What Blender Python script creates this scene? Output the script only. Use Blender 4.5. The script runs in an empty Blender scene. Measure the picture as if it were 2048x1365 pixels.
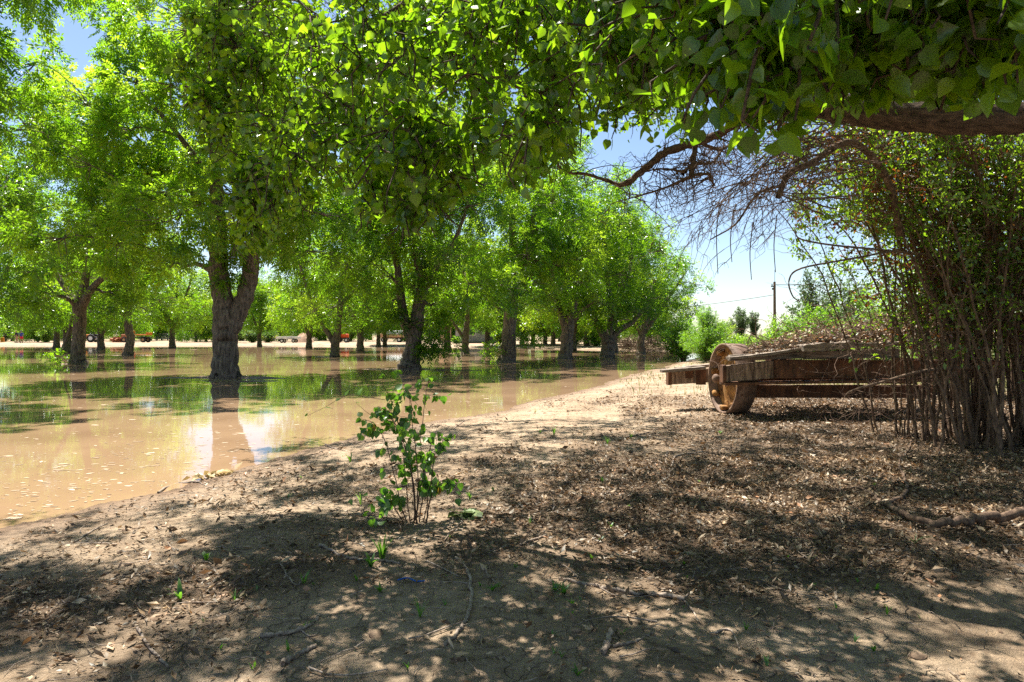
import bpy, math, random
import numpy as np
from mathutils import Vector, Matrix, Quaternion

rng = np.random.default_rng(7)
scene = bpy.context.scene
COL = scene.collection
F = 1365.0          # focal length in photo pixels
HY = 668.0          # horizon row in the photo
CH = 1.55           # eye height over the water
SUN_AZ = math.radians(32)   # to the left of straight ahead
SUN_EL = math.radians(64)
SDIR = np.array([-math.sin(SUN_AZ)*math.cos(SUN_EL), math.cos(SUN_AZ)*math.cos(SUN_EL), math.sin(SUN_EL)])

def at(px, py, d):
    return np.array([(px-1024)/F*d, d, CH+(HY-py)/F*d])
def gp(px, py, z=0.0):
    d = (CH-z)*F/(py-HY)
    return np.array([(px-1024)/F*d, d, z])
def proj(P):
    d = np.maximum(P[..., 1], 1e-3)
    return 1024+P[..., 0]/d*F, HY-(P[..., 2]-CH)/d*F

def nrm(v):
    v = np.asarray(v, float)
    return v/np.maximum(np.linalg.norm(v, axis=-1, keepdims=True), 1e-9)

# ------------------------------------------------------------------ mesh buffer
class Buf:
    def __init__(s):
        s.V = []; s.Q = []; s.T = []; s.tq = []; s.tt = []; s.n = 0
    def add(s, V, Q=None, T=None, tq=0.5, tt=0.5):
        V = np.asarray(V, float).reshape(-1, 3)
        if Q is not None and len(Q):
            Q = np.asarray(Q, np.int64).reshape(-1, 4)
            s.Q.append(Q+s.n); s.tq.append(np.broadcast_to(np.asarray(tq, float), (len(Q),)).copy())
        if T is not None and len(T):
            T = np.asarray(T, np.int64).reshape(-1, 3)
            s.T.append(T+s.n); s.tt.append(np.broadcast_to(np.asarray(tt, float), (len(T),)).copy())
        s.V.append(V); s.n += len(V)
    def mesh(s, name, mat, smooth=True):
        V = np.concatenate(s.V) if s.V else np.zeros((0, 3))
        Q = np.concatenate(s.Q) if s.Q else np.zeros((0, 4), np.int64)
        T = np.concatenate(s.T) if s.T else np.zeros((0, 3), np.int64)
        me = bpy.data.meshes.new(name)
        me.vertices.add(len(V)); me.vertices.foreach_set('co', V.astype(np.float32).ravel())
        nl = len(Q)*4+len(T)*3
        me.loops.add(nl)
        me.loops.foreach_set('vertex_index', np.concatenate([Q.ravel(), T.ravel()]).astype(np.int32))
        me.polygons.add(len(Q)+len(T))
        st = np.concatenate([np.arange(len(Q))*4, len(Q)*4+np.arange(len(T))*3]).astype(np.int32)
        me.polygons.foreach_set('loop_start', st)
        me.polygons.foreach_set('use_smooth', np.full(len(Q)+len(T), bool(smooth)))
        tint = np.concatenate([np.concatenate(s.tq) if s.tq else np.zeros(0), np.concatenate(s.tt) if s.tt else np.zeros(0)])
        a = me.attributes.new('tint', 'FLOAT', 'FACE'); a.data.foreach_set('value', tint.astype(np.float32))
        me.update(); me.validate()
        if mat: me.materials.append(mat)
        return me
    def obj(s, name, mat, parent=None, smooth=True, loc=None):
        o = bpy.data.objects.new(name, s.mesh(name, mat, smooth)); COL.objects.link(o)
        if parent is not None: o.parent = parent
        if loc is not None: o.location = loc
        return o
    # ---- shapes
    def tubes(s, P, R, k=6, tint=0.5, bump=0.0, cap=False):
        """P (N,n,3), R (N,n)"""
        P = np.asarray(P, float); R = np.asarray(R, float)
        if P.ndim == 2: P = P[None]; R = R[None]
        N, n, _ = P.shape
        Tn = nrm(np.gradient(P, axis=1))
        mean = nrm(P[:, -1]-P[:, 0])
        ref = np.where(np.abs(mean[:, 2:3]) < 0.8, np.array([[0, 0, 1.]]), np.array([[1., 0, 0]]))
        U = nrm(np.cross(ref[:, None, :], Tn)); W = np.cross(Tn, U)
        th = np.linspace(0, 2*np.pi, k, endpoint=False)
        RR = R[:, :, None]*np.ones(k)
        if bump: RR = RR*(1+bump*rng.standard_normal((N, n, k)))
        V = P[:, :, None, :]+RR[..., None]*(np.cos(th)[:, None]*U[:, :, None, :]+np.sin(th)[:, None]*W[:, :, None, :])
        i = np.arange(n-1)[:, None]*k; j = np.arange(k)[None]; j2 = (j+1) % k
        q = np.stack([i+j, i+j2, i+k+j2, i+k+j], -1).reshape(-1, 4)
        Q = (np.arange(N)[:, None, None]*(n*k)+q[None]).reshape(-1, 4)
        t = np.repeat(np.broadcast_to(np.asarray(tint, float), (N,)), len(q))
        s.add(V.reshape(-1, 3), Q, tq=t)
        if cap:
            for e in range(N):
                for row, inv in ((0, 1), (n-1, 0)):
                    c = P[e, row]; ring = V[e, row]
                    T = [(k, (a+1) % k, a) if inv else (k, a, (a+1) % k) for a in range(k)]
                    s.add(np.vstack([ring, c[None]]), T=T, tt=float(np.broadcast_to(np.asarray(tint, float), (N,))[e]))
    def inst(s, tv, tq, P, Fr, S, tint):
        """template verts tv (m,3), quads tq; P (N,3), Fr (N,3,3) columns=axes, S (N,) or (N,3)"""
        N = len(P); S = np.asarray(S, float)
        if S.ndim == 1: S = np.repeat(S[:, None], 3, 1)
        L = tv[None]*S[:, None, :]
        V = P[:, None, :]+np.einsum('nij,nmj->nmi', Fr, L)
        m = len(tv)
        Q = (np.arange(N)[:, None, None]*m+tq[None]).reshape(-1, 4)
        s.add(V.reshape(-1, 3), Q, tq=np.repeat(np.broadcast_to(tint, (N,)), len(tq)))
    def box(s, c, size, rot=None, tint=0.5, taper=1.0, bev=0.0):
        x, y, z = np.asarray(size, float)/2
        if bev > 0:
            b = min(bev, x*.45, y*.45, z*.45)
            pts = []
            for sz, ins in ((-z, b), (-z+b, 0), (z-b, 0), (z, b)):
                X, Y = x-ins, y-ins
                pts += [(-X+b, -Y, sz), (X-b, -Y, sz), (X, -Y+b, sz), (X, Y-b, sz), (X-b, Y, sz), (-X+b, Y, sz), (-X, Y-b, sz), (-X, -Y+b, sz)]
            V = np.array(pts); Q = []
            for r in range(3):
                for a in range(8):
                    a2 = (a+1) % 8
                    Q.append((r*8+a, r*8+a2, r*8+8+a2, r*8+8+a))
            o = 24
            Q += [(o+0, o+1, o+2, o+7), (o+7, o+2, o+3, o+6), (o+6, o+3, o+4, o+5)]
            Q += [(7, 2, 1, 0), (6, 3, 2, 7), (5, 4, 3, 6)]
        else:
            V = np.array([(-x, -y, -z), (x, -y, -z), (x, y, -z), (-x, y, -z), (-x*taper, -y*taper, z), (x*taper, -y*taper, z), (x*taper, y*taper, z), (-x*taper, y*taper, z)])
            Q = [(3, 2, 1, 0), (4, 5, 6, 7), (0, 1, 5, 4), (1, 2, 6, 5), (2, 3, 7, 6), (3, 0, 4, 7)]
        if rot is not None: V = V@np.asarray(rot).T
        s.add(V+np.asarray(c, float), Q, tq=tint)
    def lathe(s, prof, c, axis, k=32, tint=0.5, close=False):
        """prof list of (r, h) along axis"""
        axis = nrm(axis); ref = np.array([0, 0, 1.]) if abs(axis[2]) < .8 else np.array([1., 0, 0])
        U = nrm(np.cross(ref, axis)); W = np.cross(axis, U)
        th = np.linspace(0, 2*np.pi, k, endpoint=False)
        pr = np.array(prof, float); n = len(pr)
        V = np.asarray(c)+pr[:, None, 1:2]*axis+pr[:, None, 0:1]*(np.cos(th)[:, None]*U+np.sin(th)[:, None]*W)[None]
        Q = []
        for i in range(n if close else n-1):
            i2 = (i+1) % n
            for j in range(k):
                j2 = (j+1) % k
                Q.append((i*k+j, i*k+j2, i2*k+j2, i2*k+j))
        s.add(V.reshape(-1, 3), Q, tq=tint)
    def sphere(s, c, r, k=8, tint=0.5, sc=(1, 1, 1)):
        n = max(4, k//2+1); ph = np.linspace(0, np.pi, n); th = np.linspace(0, 2*np.pi, k, endpoint=False)
        V = np.stack([np.sin(ph)[:, None]*np.cos(th), np.sin(ph)[:, None]*np.sin(th), np.cos(ph)[:, None]*np.ones(k)], -1).reshape(-1, 3)*np.array(sc)*r+np.asarray(c)
        i = np.arange(n-1)[:, None]*k; j = np.arange(k)[None]; j2 = (j+1) % k
        s.add(V, np.stack([i+j, i+k+j, i+k+j2, i+j2], -1).reshape(-1, 4), tq=tint)

def rotz(a):
    c, s = math.cos(a), math.sin(a); return np.array([[c, -s, 0], [s, c, 0], [0, 0, 1.]])
def roty(a):
    c, s = math.cos(a), math.sin(a); return np.array([[c, 0, s], [0, 1, 0], [-s, 0, c]])
def rotx(a):
    c, s = math.cos(a), math.sin(a); return np.array([[1, 0, 0], [0, c, -s], [0, s, c]])

def spline(pts, n):
    """Catmull-Rom through the points, n samples"""
    p = np.asarray(pts, float)
    if len(p) == 2: return p[0]+(p[1]-p[0])*np.linspace(0, 1, n)[:, None]
    q = np.vstack([2*p[0]-p[1], p, 2*p[-1]-p[-2]])
    u = np.linspace(0, len(p)-1-1e-6, n); i = u.astype(int); t = (u-i)[:, None]
    a, b, c, d = q[i], q[i+1], q[i+2], q[i+3]
    return .5*((2*b)+(-a+c)*t+(2*a-5*b+4*c-d)*t**2+(-a+3*b-3*c+d)*t**3)

def frames(D, Nn):
    """columns: side, direction (y), normal (z)"""
    D = nrm(D); Sd = nrm(np.cross(D, Nn)); N2 = np.cross(Sd, D)
    return np.stack([Sd, D, N2], -1)
def rdir(n):
    return nrm(rng.standard_normal((n, 3)))
def fbm(x, y, f=1.0, seed=0, oct=4):
    r = np.random.default_rng(seed+100); out = 0; a = 1.0; tot = 0
    for o in range(oct):
        for _ in range(5):
            th = r.uniform(0, 2*np.pi); ff = f*r.uniform(.7, 1.4); p = r.uniform(0, 6.3)
            out = out+a*np.sin((x*np.cos(th)+y*np.sin(th))*ff+p)/5*1.6
        tot += a; a *= .5; f *= 2.1
    return out/tot

# ------------------------------------------------------------------ tagging
def tag(o, label=None, cat=None, group=None, kind=None):
    if label: o['label'] = label
    if cat: o['category'] = cat
    if group: o['group'] = group
    if kind: o['kind'] = kind
    return o
def thing(name, loc, label, cat, group=None, rz=0.0):
    o = bpy.data.objects.new(name, None); COL.objects.link(o)
    o.location = loc; o.rotation_euler = (0, 0, rz); o.empty_display_size = .2
    return tag(o, label, cat, group)
def copy_tree(o, parent=None):
    c = o.copy(); COL.objects.link(c)
    if parent is not None: c.parent = parent
    for ch in list(o.children): copy_tree(ch, c)
    return c

# ------------------------------------------------------------------ materials
def newmat(name):
    m = bpy.data.materials.new(name); m.use_nodes = True
    nt = m.node_tree; nt.nodes.clear()
    return m, nt, nt.nodes, nt.links
def ramp(N, stops):
    r = N.new('ShaderNodeValToRGB'); e = r.color_ramp.elements
    while len(e) > 1: e.remove(e[-1])
    e[0].position = stops[0][0]; e[0].color = (*stops[0][1], 1)
    for p, c in stops[1:]:
        x = e.new(p); x.color = (*c, 1)
    return r
def leaf_mat(name, stops, tstops, tr=.5, gloss=.07, rough=.38):
    m, nt, N, L = newmat(name)
    at_ = N.new('ShaderNodeAttribute'); at_.attribute_name = 'tint'
    oi = N.new('ShaderNodeObjectInfo')
    ad = N.new('ShaderNodeMath'); ad.operation = 'MULTIPLY_ADD'; ad.inputs[1].default_value = .22; ad.inputs[2].default_value = -.11
    L.new(oi.outputs['Random'], ad.inputs[0])
    sm = N.new('ShaderNodeMath'); sm.operation = 'ADD'; L.new(at_.outputs['Fac'], sm.inputs[0]); L.new(ad.outputs[0], sm.inputs[1])
    r1 = ramp(N, stops); r2 = ramp(N, tstops)
    L.new(sm.outputs[0], r1.inputs[0]); L.new(sm.outputs[0], r2.inputs[0])
    d = N.new('ShaderNodeBsdfDiffuse'); t = N.new('ShaderNodeBsdfTranslucent'); g = N.new('ShaderNodeBsdfGlossy')
    g.inputs['Roughness'].default_value = rough; g.inputs['Color'].default_value = (.9, .95, .9, 1)
    L.new(r1.outputs[0], d.inputs['Color']); L.new(r2.outputs[0], t.inputs['Color'])
    mx = N.new('ShaderNodeMixShader'); mx.inputs[0].default_value = tr
    L.new(d.outputs[0], mx.inputs[1]); L.new(t.outputs[0], mx.inputs[2])
    mg = N.new('ShaderNodeMixShader'); mg.inputs[0].default_value = gloss
    L.new(mx.outputs[0], mg.inputs[1]); L.new(g.outputs[0], mg.inputs[2])
    o = N.new('ShaderNodeOutputMaterial'); L.new(mg.outputs[0], o.inputs[0])
    return m
def noisy_mat(name, c1, c2, scale=(6, 6, 6), rough=.85, bump=.4, bdist=.02, detail=6, tintmix=.0, c3=None, metal=0.0, spec=.3, lo=.35, hi=.65):
    m, nt, N, L = newmat(name)
    tc = N.new('ShaderNodeTexCoord'); mp = N.new('ShaderNodeMapping'); mp.inputs['Scale'].default_value = scale
    L.new(tc.outputs['Object'], mp.inputs[0])
    n = N.new('ShaderNodeTexNoise'); n.inputs['Scale'].default_value = 1; n.inputs['Detail'].default_value = detail; n.inputs['Roughness'].default_value = .65
    L.new(mp.outputs[0], n.inputs['Vector'])
    st = [(lo, c1), (hi, c2)]
    if c3: st.append((min(.95, hi+.12), c3))
    r = ramp(N, st); L.new(n.outputs['Fac'], r.inputs[0])
    b = N.new('ShaderNodeBsdfPrincipled'); b.inputs['Roughness'].default_value = rough; b.inputs['Metallic'].default_value = metal
    b.inputs['Specular IOR Level'].default_value = spec
    last = r.outputs[0]
    if tintmix:
        a = N.new('ShaderNodeAttribute'); a.attribute_name = 'tint'
        mr = N.new('ShaderNodeMapRange'); mr.inputs[3].default_value = 1-tintmix; mr.inputs[4].default_value = 1+tintmix
        L.new(a.outputs['Fac'], mr.inputs[0])
        mm = N.new('ShaderNodeMix'); mm.data_type = 'RGBA'; mm.blend_type = 'MULTIPLY'; mm.inputs[0].default_value = 1
        L.new(last, mm.inputs[6]); L.new(mr.outputs[0], mm.inputs[7]); last = mm.outputs[2]
    L.new(last, b.inputs['Base Color'])
    if bump:
        bp = N.new('ShaderNodeBump'); bp.inputs['Strength'].default_value = bump; bp.inputs['Distance'].default_value = bdist
        L.new(n.outputs['Fac'], bp.inputs['Height']); L.new(bp.outputs[0], b.inputs['Normal'])
    o = N.new('ShaderNodeOutputMaterial'); L.new(b.outputs[0], o.inputs[0])
    return m
def plain(name, c, rough=.6, metal=0.0, vary=.25, scale=8):
    c1 = tuple(v*(1-vary) for v in c); c2 = tuple(min(1, v*(1+vary)) for v in c)
    return noisy_mat(name, c1, c2, (scale,)*3, rough, .15, .005, 4, metal=metal)

M = {}
# pecan foliage (two greens), broad leaves of the near tree, the brown-spotted shrub, etc.
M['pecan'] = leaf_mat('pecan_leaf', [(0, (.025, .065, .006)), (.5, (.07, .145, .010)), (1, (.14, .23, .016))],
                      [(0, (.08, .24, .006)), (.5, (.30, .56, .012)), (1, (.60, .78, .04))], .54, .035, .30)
M['far'] = leaf_mat('far_leaf', [(0, (.06, .13, .014)), (1, (.15, .24, .03))], [(0, (.22, .44, .02)), (1, (.52, .70, .07))], .5, .04, .45)
M['broad'] = leaf_mat('broad_leaf', [(0, (.032, .068, .004)), (.5, (.06, .12, .006)), (1, (.10, .175, .010))],
                      [(0, (.16, .34, .006)), (.5, (.29, .53, .010)), (1, (.48, .70, .02))], .52, .04, .30)
M['shrubleaf'] = leaf_mat('shrub_leaf', [(0, (.10, .035, .012)), (.22, (.12, .055, .018)), (.3, (.035, .07, .012)), (.75, (.05, .12, .015)), (1, (.12, .17, .02))],
                          [(0, (.30, .08, .015)), (.22, (.34, .16, .02)), (.3, (.22, .42, .012)), (.75, (.42, .68, .02)), (1, (.70, .80, .05))], .54, .05, .36)
M['sapleaf'] = leaf_mat('sapling_leaf', [(0, (.030, .075, .008)), (.6, (.055, .13, .012)), (.97, (.10, .20, .02)), (1, (.3, .06, .03))],
                        [(0, (.06, .2, .015)), (.6, (.20, .44, .02)), (.97, (.36, .6, .03)), (1, (.6, .08, .03))], .48, .05, .45)
M['bush'] = leaf_mat('bush_leaf', [(0, (.045, .12, .010)), (1, (.14, .25, .02))], [(0, (.18, .44, .015)), (1, (.44, .72, .04))], .5, .04, .45)
M['juniper'] = leaf_mat('dark_needle', [(0, (.05, .085, .03)), (1, (.12, .16, .06))], [(0, (.09, .17, .04)), (1, (.22, .32, .08))], .4, .04, .5)
M['dryleaf'] = leaf_mat('dry_leaf', [(0, (.045, .027, .016)), (.35, (.14, .084, .045)), (.7, (.33, .215, .12)), (.93, (.54, .40, .25)), (1, (.36, .11, .03))],
                        [(0, (.03, .016, .008)), (.5, (.11, .06, .025)), (1, (.25, .13, .04))], .22, .04, .5)
M['wilted'] = leaf_mat('wilted_leaf', [(0, (.10, .14, .045)), (1, (.22, .27, .10))], [(0, (.12, .2, .05)), (1, (.25, .35, .1))], .3, .04, .5)
M['paleleaf'] = leaf_mat('pale_dry_leaf', [(0, (.34, .24, .10)), (1, (.62, .48, .24))], [(0, (.3, .2, .07)), (1, (.5, .36, .14))], .3, .04, .5)
M['weed'] = leaf_mat('weed_leaf', [(0, (.035, .10, .014)), (1, (.08, .18, .025))], [(0, (.12, .33, .02)), (1, (.28, .55, .04))], .5, .05, .45)
M['drygrass'] = leaf_mat('dry_grass', [(0, (.10, .16, .04)), (.5, (.26, .25, .10)), (1, (.48, .40, .22))], [(0, (.14, .25, .04)), (.5, (.3, .3, .09)), (1, (.5, .4, .2))], .4, .04, .5)
M['yellow'] = leaf_mat('flower_bush', [(0, (.06, .13, .03)), (.8, (.13, .22, .06)), (.86, (.5, .36, .03)), (1, (.6, .42, .04))], [(0, (.15, .3, .03)), (.8, (.3, .45, .08)), (1, (.6, .45, .05))], .4, .04, .5)
M['foam'] = leaf_mat('floating_chips', [(0, (.16, .10, .06)), (.5, (.34, .24, .15)), (1, (.56, .44, .31))], [(0, (.1, .06, .03)), (1, (.4, .3, .2))], .15, .03, .5)
M['bark'] = noisy_mat('pecan_bark', (.055, .042, .032), (.22, .17, .13), (14, 14, 3.2), .9, 1.0, .05, 8, c3=(.36, .29, .23), lo=.36, hi=.6)
M['bark2'] = noisy_mat('brown_bark', (.045, .030, .022), (.17, .115, .078), (9, 38, 38), .92, 1.0, .035, 9, c3=(.30, .215, .155), lo=.36, hi=.62)
M['stem'] = noisy_mat('shrub_bark', (.06, .036, .024), (.24, .155, .10), (30, 30, 12), .9, .5, .006, 5)
M['deadtwig'] = noisy_mat('dead_wood', (.07, .04, .026), (.22, .14, .095), (30, 30, 30), .9, .6, .006, 5)
M['stick'] = noisy_mat('stick_bark', (.13, .095, .07), (.40, .32, .25), (45, 45, 45), .9, .5, .004, 5, tintmix=.4)
M['sapstem'] = plain('sapling_stem', (.10, .055, .035), .7)
M['rust'] = noisy_mat('rusty_steel', (.055, .028, .018), (.20, .09, .043), (9, 9, 3), .85, .3, .006, 8, c3=(.27, .14, .075), lo=.36, hi=.64)
M['rustwheel'] = noisy_mat('orange_rust', (.07, .032, .014), (.40, .195, .055), (6, 6, 6), .85, .5, .012, 10, c3=(.52, .33, .15), lo=.36, hi=.56)
M['rusttread'] = noisy_mat('worn_rust', (.10, .055, .035), (.26, .17, .115), (7, 7, 7), .75, .3, .005, 8, lo=.35, hi=.65)
M['oldwood'] = noisy_mat('weathered_timber', (.07, .055, .045), (.34, .27, .205), (3, 40, 40), .9, .6, .008, 6, tintmix=.3)
M['timber'] = noisy_mat('streaked_timber', (.10, .064, .044), (.42, .295, .20), (26, 26, 2.2), .88, .45, .006, 7, tintmix=.15, lo=.38, hi=.62)
# ------------------------------------------------------------------ camera, light, sky
cam = bpy.data.cameras.new('Camera'); camo = bpy.data.objects.new('Camera', cam); COL.objects.link(camo)
cam.sensor_width = 36; cam.lens = 36*F/2048; cam.clip_start = .05; cam.clip_end = 3000
cam.shift_y = (HY-682.5)/2048
camo.location = (0, 0, CH); camo.rotation_euler = (math.pi/2, 0, 0)
scene.camera = camo
sun = bpy.data.lights.new('sun', 'SUN'); sun.energy = 5.0; sun.angle = math.radians(.53); sun.color = (1, .955, .88)
suno = bpy.data.objects.new('sun', sun); COL.objects.link(suno)
suno.rotation_euler = Vector(-SDIR).to_track_quat('-Z', 'Y').to_euler(); suno.location = (0, 0, 30)
w = bpy.data.worlds.new('World'); scene.world = w; w.use_nodes = True
wn = w.node_tree; wn.nodes.clear()
sky = wn.nodes.new('ShaderNodeTexSky'); sky.sky_type = 'NISHITA'; sky.sun_disc = False
sky.sun_elevation = SUN_EL; sky.sun_rotation = -SUN_AZ; sky.altitude = 1100; sky.air_density = 1.0; sky.dust_density = .9; sky.ozone_density = 1.0
bg = wn.nodes.new('ShaderNodeBackground'); bg.inputs[1].default_value = .062
wo = wn.nodes.new('ShaderNodeOutputWorld')
wn.links.new(sky.outputs[0], bg.inputs[0]); wn.links.new(bg.outputs[0], wo.inputs[0])
vs = scene.view_settings; vs.view_transform = 'Standard'; vs.look = 'None'; vs.exposure = 1.6; vs.gamma = 1
scene.cycles.max_bounces = 10; scene.cycles.diffuse_bounces = 5; scene.cycles.transmission_bounces = 6; scene.cycles.glossy_bounces = 4
scene.cycles.sample_clamp_indirect = 8
scene.cycles.use_denoising = False

# ------------------------------------------------------------------ terrain
POND_PX = [(-900, 1300), (-300, 1140), (0, 1052), (110, 1030), (200, 1008), (270, 992), (330, 984), (400, 960), (480, 938), (540, 922), (600, 905), (660, 884), (720, 868), (800, 852), (880, 840),
           (940, 832), (1000, 822), (1050, 808), (1080, 799), (1140, 787), (1200, 772), (1260, 750), (1330, 734), (1375, 722), (1400, 714), (1422, 708), (1390, 703.5), (1330, 703), (1250, 702), (1100, 698.5), (1000, 696),
           (900, 694), (760, 693), (600, 692), (560, 691), (450, 691.5), (300, 691), (150, 691.5), (0, 691.5), (-500, 691.5), (-1500, 691.5)]
POND = np.array([gp(x, y)[:2] for x, y in POND_PX])
POND = np.vstack([POND, [[-220, 60], [-60, 3.0]]])
def pond_sd(x, y):
    """signed distance to the shoreline, >0 on land"""
    sh = np.shape(x); x = np.ravel(x).astype(float); y = np.ravel(y).astype(float)
    best = np.full(len(x), 1e18); ins = np.zeros(len(x), bool)
    n = len(POND)
    for i in range(n):
        ax, ay = POND[i]; bx, by = POND[(i+1) % n]
        dx, dy = bx-ax, by-ay; t = np.clip(((x-ax)*dx+(y-ay)*dy)/(dx*dx+dy*dy+1e-12), 0, 1)
        best = np.minimum(best, (x-ax-t*dx)**2+(y-ay-t*dy)**2)
        c = (ay > y) != (by > y)
        with np.errstate(divide='ignore', invalid='ignore'):
            xi = (bx-ax)*(y-ay)/(by-ay)+ax
        ins ^= c & (x < xi)
    s = np.sqrt(best); s[ins] *= -1
    return s.reshape(sh)
# tree bases stand on low mud ridges; filled before the ground is built
RIDGES = []   # (x, y, sx, sy, top)
def height(x, y):
    x = np.asarray(x, float); y = np.asarray(y, float)
    s = pond_sd(x, y)
    wob = fbm(x, y, 2.2, 1, 3)*np.clip(.10+.004*np.hypot(x, y), 0, .35)+.05*fbm(x, y, 9, 12, 2)
    s2 = s+wob
    land = .20*(1-np.exp(-np.maximum(s2, 0)/1.7))
    far = np.clip((y-55)/40, 0, 1)
    land = land*(1+.45*far)
    land = land+np.clip(s2, 0, 1)*(.028*fbm(x, y, 1.1, 2, 3)+.010*fbm(x, y, 6, 3, 3)*np.exp(-np.hypot(x, y)/14))
    land = land+.004*np.clip(s2*4, 0, 1)*fbm(x, y, 24, 9, 3)*np.exp(-np.hypot(x, y)/6)
    wet = -.02+np.maximum(s2, -3)*.05+.012*fbm(x, y, 1.5, 4, 3)
    z = np.where(s2 > 0, np.maximum(land, .004), wet)
    for (rx, ry, sx, sy, top) in RIDGES:
        g = np.exp(-((x-rx)/sx)**2-((y-ry-.25*np.sin(x*1.3+rx))/sy)**2)
        z = np.where(s2 < .5, np.maximum(z, -.11+(top+.11)*g*(1+.12*fbm(x, y, 3.5, 5, 3))), z)
    return z
def ground_z(x, y): return float(height(np.array([x]), np.array([y]))[0])

def build_ground():
    d = [-9.0]
    while d[-1] < 2.0: d.append(d[-1]+.4)
    k = 1.0115
    while d[-1] < 900:
        d.append(d[-1]*(k if d[-1] < 130 else 1.06))
    d = np.array(d)
    u = np.concatenate([np.linspace(-6, -1.25, 30)[:-1], np.linspace(-1.25, 1.25, 420), np.linspace(1.25, 6, 30)[1:]])
    Y, U = np.meshgrid(d, u, indexing='ij')
    X = U*(np.maximum(Y, 0)*.86+1.6)
    X = X*np.where(Y < 2, 1+np.maximum(2-Y, 0)*.25, 1)
    Z = height(X, Y)
    nr, nc = X.shape
    b = Buf(); i = np.arange(nr-1)[:, None]*nc; j = np.arange(nc-1)[None]
    Q = np.stack([i+j, i+j+1, i+nc+j+1, i+nc+j], -1).reshape(-1, 4)
    b.add(np.stack([X, Y, Z], -1).reshape(-1, 3), Q)
    m, nt, N, L = newmat('dry_mud')
    geo = N.new('ShaderNodeNewGeometry'); sep = N.new('ShaderNodeSeparateXYZ'); L.new(geo.outputs['Position'], sep.inputs[0])
    def noise(s, det=6, ro=.6):
        n = N.new('ShaderNodeTexNoise'); n.inputs['Scale'].default_value = s; n.inputs['Detail'].default_value = det; n.inputs['Roughness'].default_value = ro
        L.new(geo.outputs['Position'], n.inputs['Vector']); return n
    n1 = noise(1.1); n2 = noise(14, 8, .7); n3 = noise(60, 6, .7); n4 = noise(.35, 4)
    r1 = ramp(N, [(.30, (.27, .185, .115)), (.5, (.41, .30, .195)), (.72, (.52, .395, .27))]); L.new(n1.outputs['Fac'], r1.inputs[0])
    r2 = ramp(N, [(.33, (.42, .37, .33)), (.5, (.92, .92, .92)), (.66, (1.2, 1.17, 1.12))]); L.new(n2.outputs['Fac'], r2.inputs[0])
    mul = N.new('ShaderNodeMix'); mul.data_type = 'RGBA'; mul.blend_type = 'MULTIPLY'; mul.inputs[0].default_value = .9
    L.new(r1.outputs[0], mul.inputs[6]); L.new(r2.outputs[0], mul.inputs[7])
    crackslot = mul
    # brown leaf-mould where the litter lies
    la = N.new('ShaderNodeAttribute'); la.attribute_name = 'mould'
    ma = N.new('ShaderNodeMath'); ma.operation = 'MULTIPLY_ADD'; ma.inputs[1].default_value = 1.6; L.new(n2.outputs['Fac'], ma.inputs[0])
    mb_ = N.new('ShaderNodeMath'); mb_.operation = 'SUBTRACT'; L.new(la.outputs['Fac'], mb_.inputs[0]); mb_.inputs[1].default_value = 1.15
    L.new(mb_.outputs[0], ma.inputs[2])
    mr = N.new('ShaderNodeMapRange'); mr.inputs[1].default_value = -.15; mr.inputs[2].default_value = .35; mr.inputs[4].default_value = .85; L.new(ma.outputs[0], mr.inputs[0])
    r3 = ramp(N, [(.35, (.075, .046, .027)), (.65, (.20, .13, .08))]); L.new(n3.outputs['Fac'], r3.inputs[0])
    mx = N.new('ShaderNodeMix'); mx.data_type = 'RGBA'; L.new(mr.outputs[0], mx.inputs[0]); L.new(mul.outputs[2], mx.inputs[6]); L.new(r3.outputs[0], mx.inputs[7])
    # green film of low grass on the far right bank
    ga = N.new('ShaderNodeAttribute'); ga.attribute_name = 'green'
    mg = N.new('ShaderNodeMix'); mg.data_type = 'RGBA'; L.new(ga.outputs['Fac'], mg.inputs[0]); L.new(mx.outputs[2], mg.inputs[6]); mg.inputs[7].default_value = (.13, .15, .05, 1)
    # damp mud at the water line
    wr = N.new('ShaderNodeMapRange'); wr.inputs[1].default_value = .085; wr.inputs[2].default_value = .006; L.new(sep.outputs['Z'], wr.inputs[0])
    wc = N.new('ShaderNodeMix'); wc.data_type = 'RGBA'; wc.blend_type = 'MULTIPLY'; L.new(wr.outputs[0], wc.inputs[0]); L.new(mg.outputs[2], wc.inputs[6]); wc.inputs[7].default_value = (.52, .42, .36, 1)
    bs = N.new('ShaderNodeBsdfPrincipled'); L.new(wc.outputs[2], bs.inputs['Base Color']); bs.inputs['Specular IOR Level'].default_value = .25
    rr = N.new('ShaderNodeMapRange'); rr.inputs[3].default_value = .92; rr.inputs[4].default_value = .5; L.new(wr.outputs[0], rr.inputs[0]); L.new(rr.outputs[0], bs.inputs['Roughness'])
    # cracks
    wv = N.new('ShaderNodeVectorMath'); wv.operation = 'ADD'
    nw = noise(3, 3); sc = N.new('ShaderNodeVectorMath'); sc.operation = 'SCALE'; sc.inputs['Scale'].default_value = .35; L.new(nw.outputs['Color'], sc.inputs[0])
    L.new(geo.outputs['Position'], wv.inputs[0]); L.new(sc.outputs[0], wv.inputs[1])
    vo = N.new('ShaderNodeTexVoronoi'); vo.feature = 'DISTANCE_TO_EDGE'; vo.inputs['Scale'].default_value = 4.4; L.new(wv.outputs[0], vo.inputs['Vector'])
    cr = N.new('ShaderNodeMapRange'); cr.inputs[1].default_value = 0; cr.inputs[2].default_value = .022; L.new(vo.outputs['Distance'], cr.inputs[0])
    cm = N.new('ShaderNodeMapRange'); cm.inputs[1].default_value = .47; cm.inputs[2].default_value = .60; L.new(noise(.9, 3).outputs['Fac'], cm.inputs[0])
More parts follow.
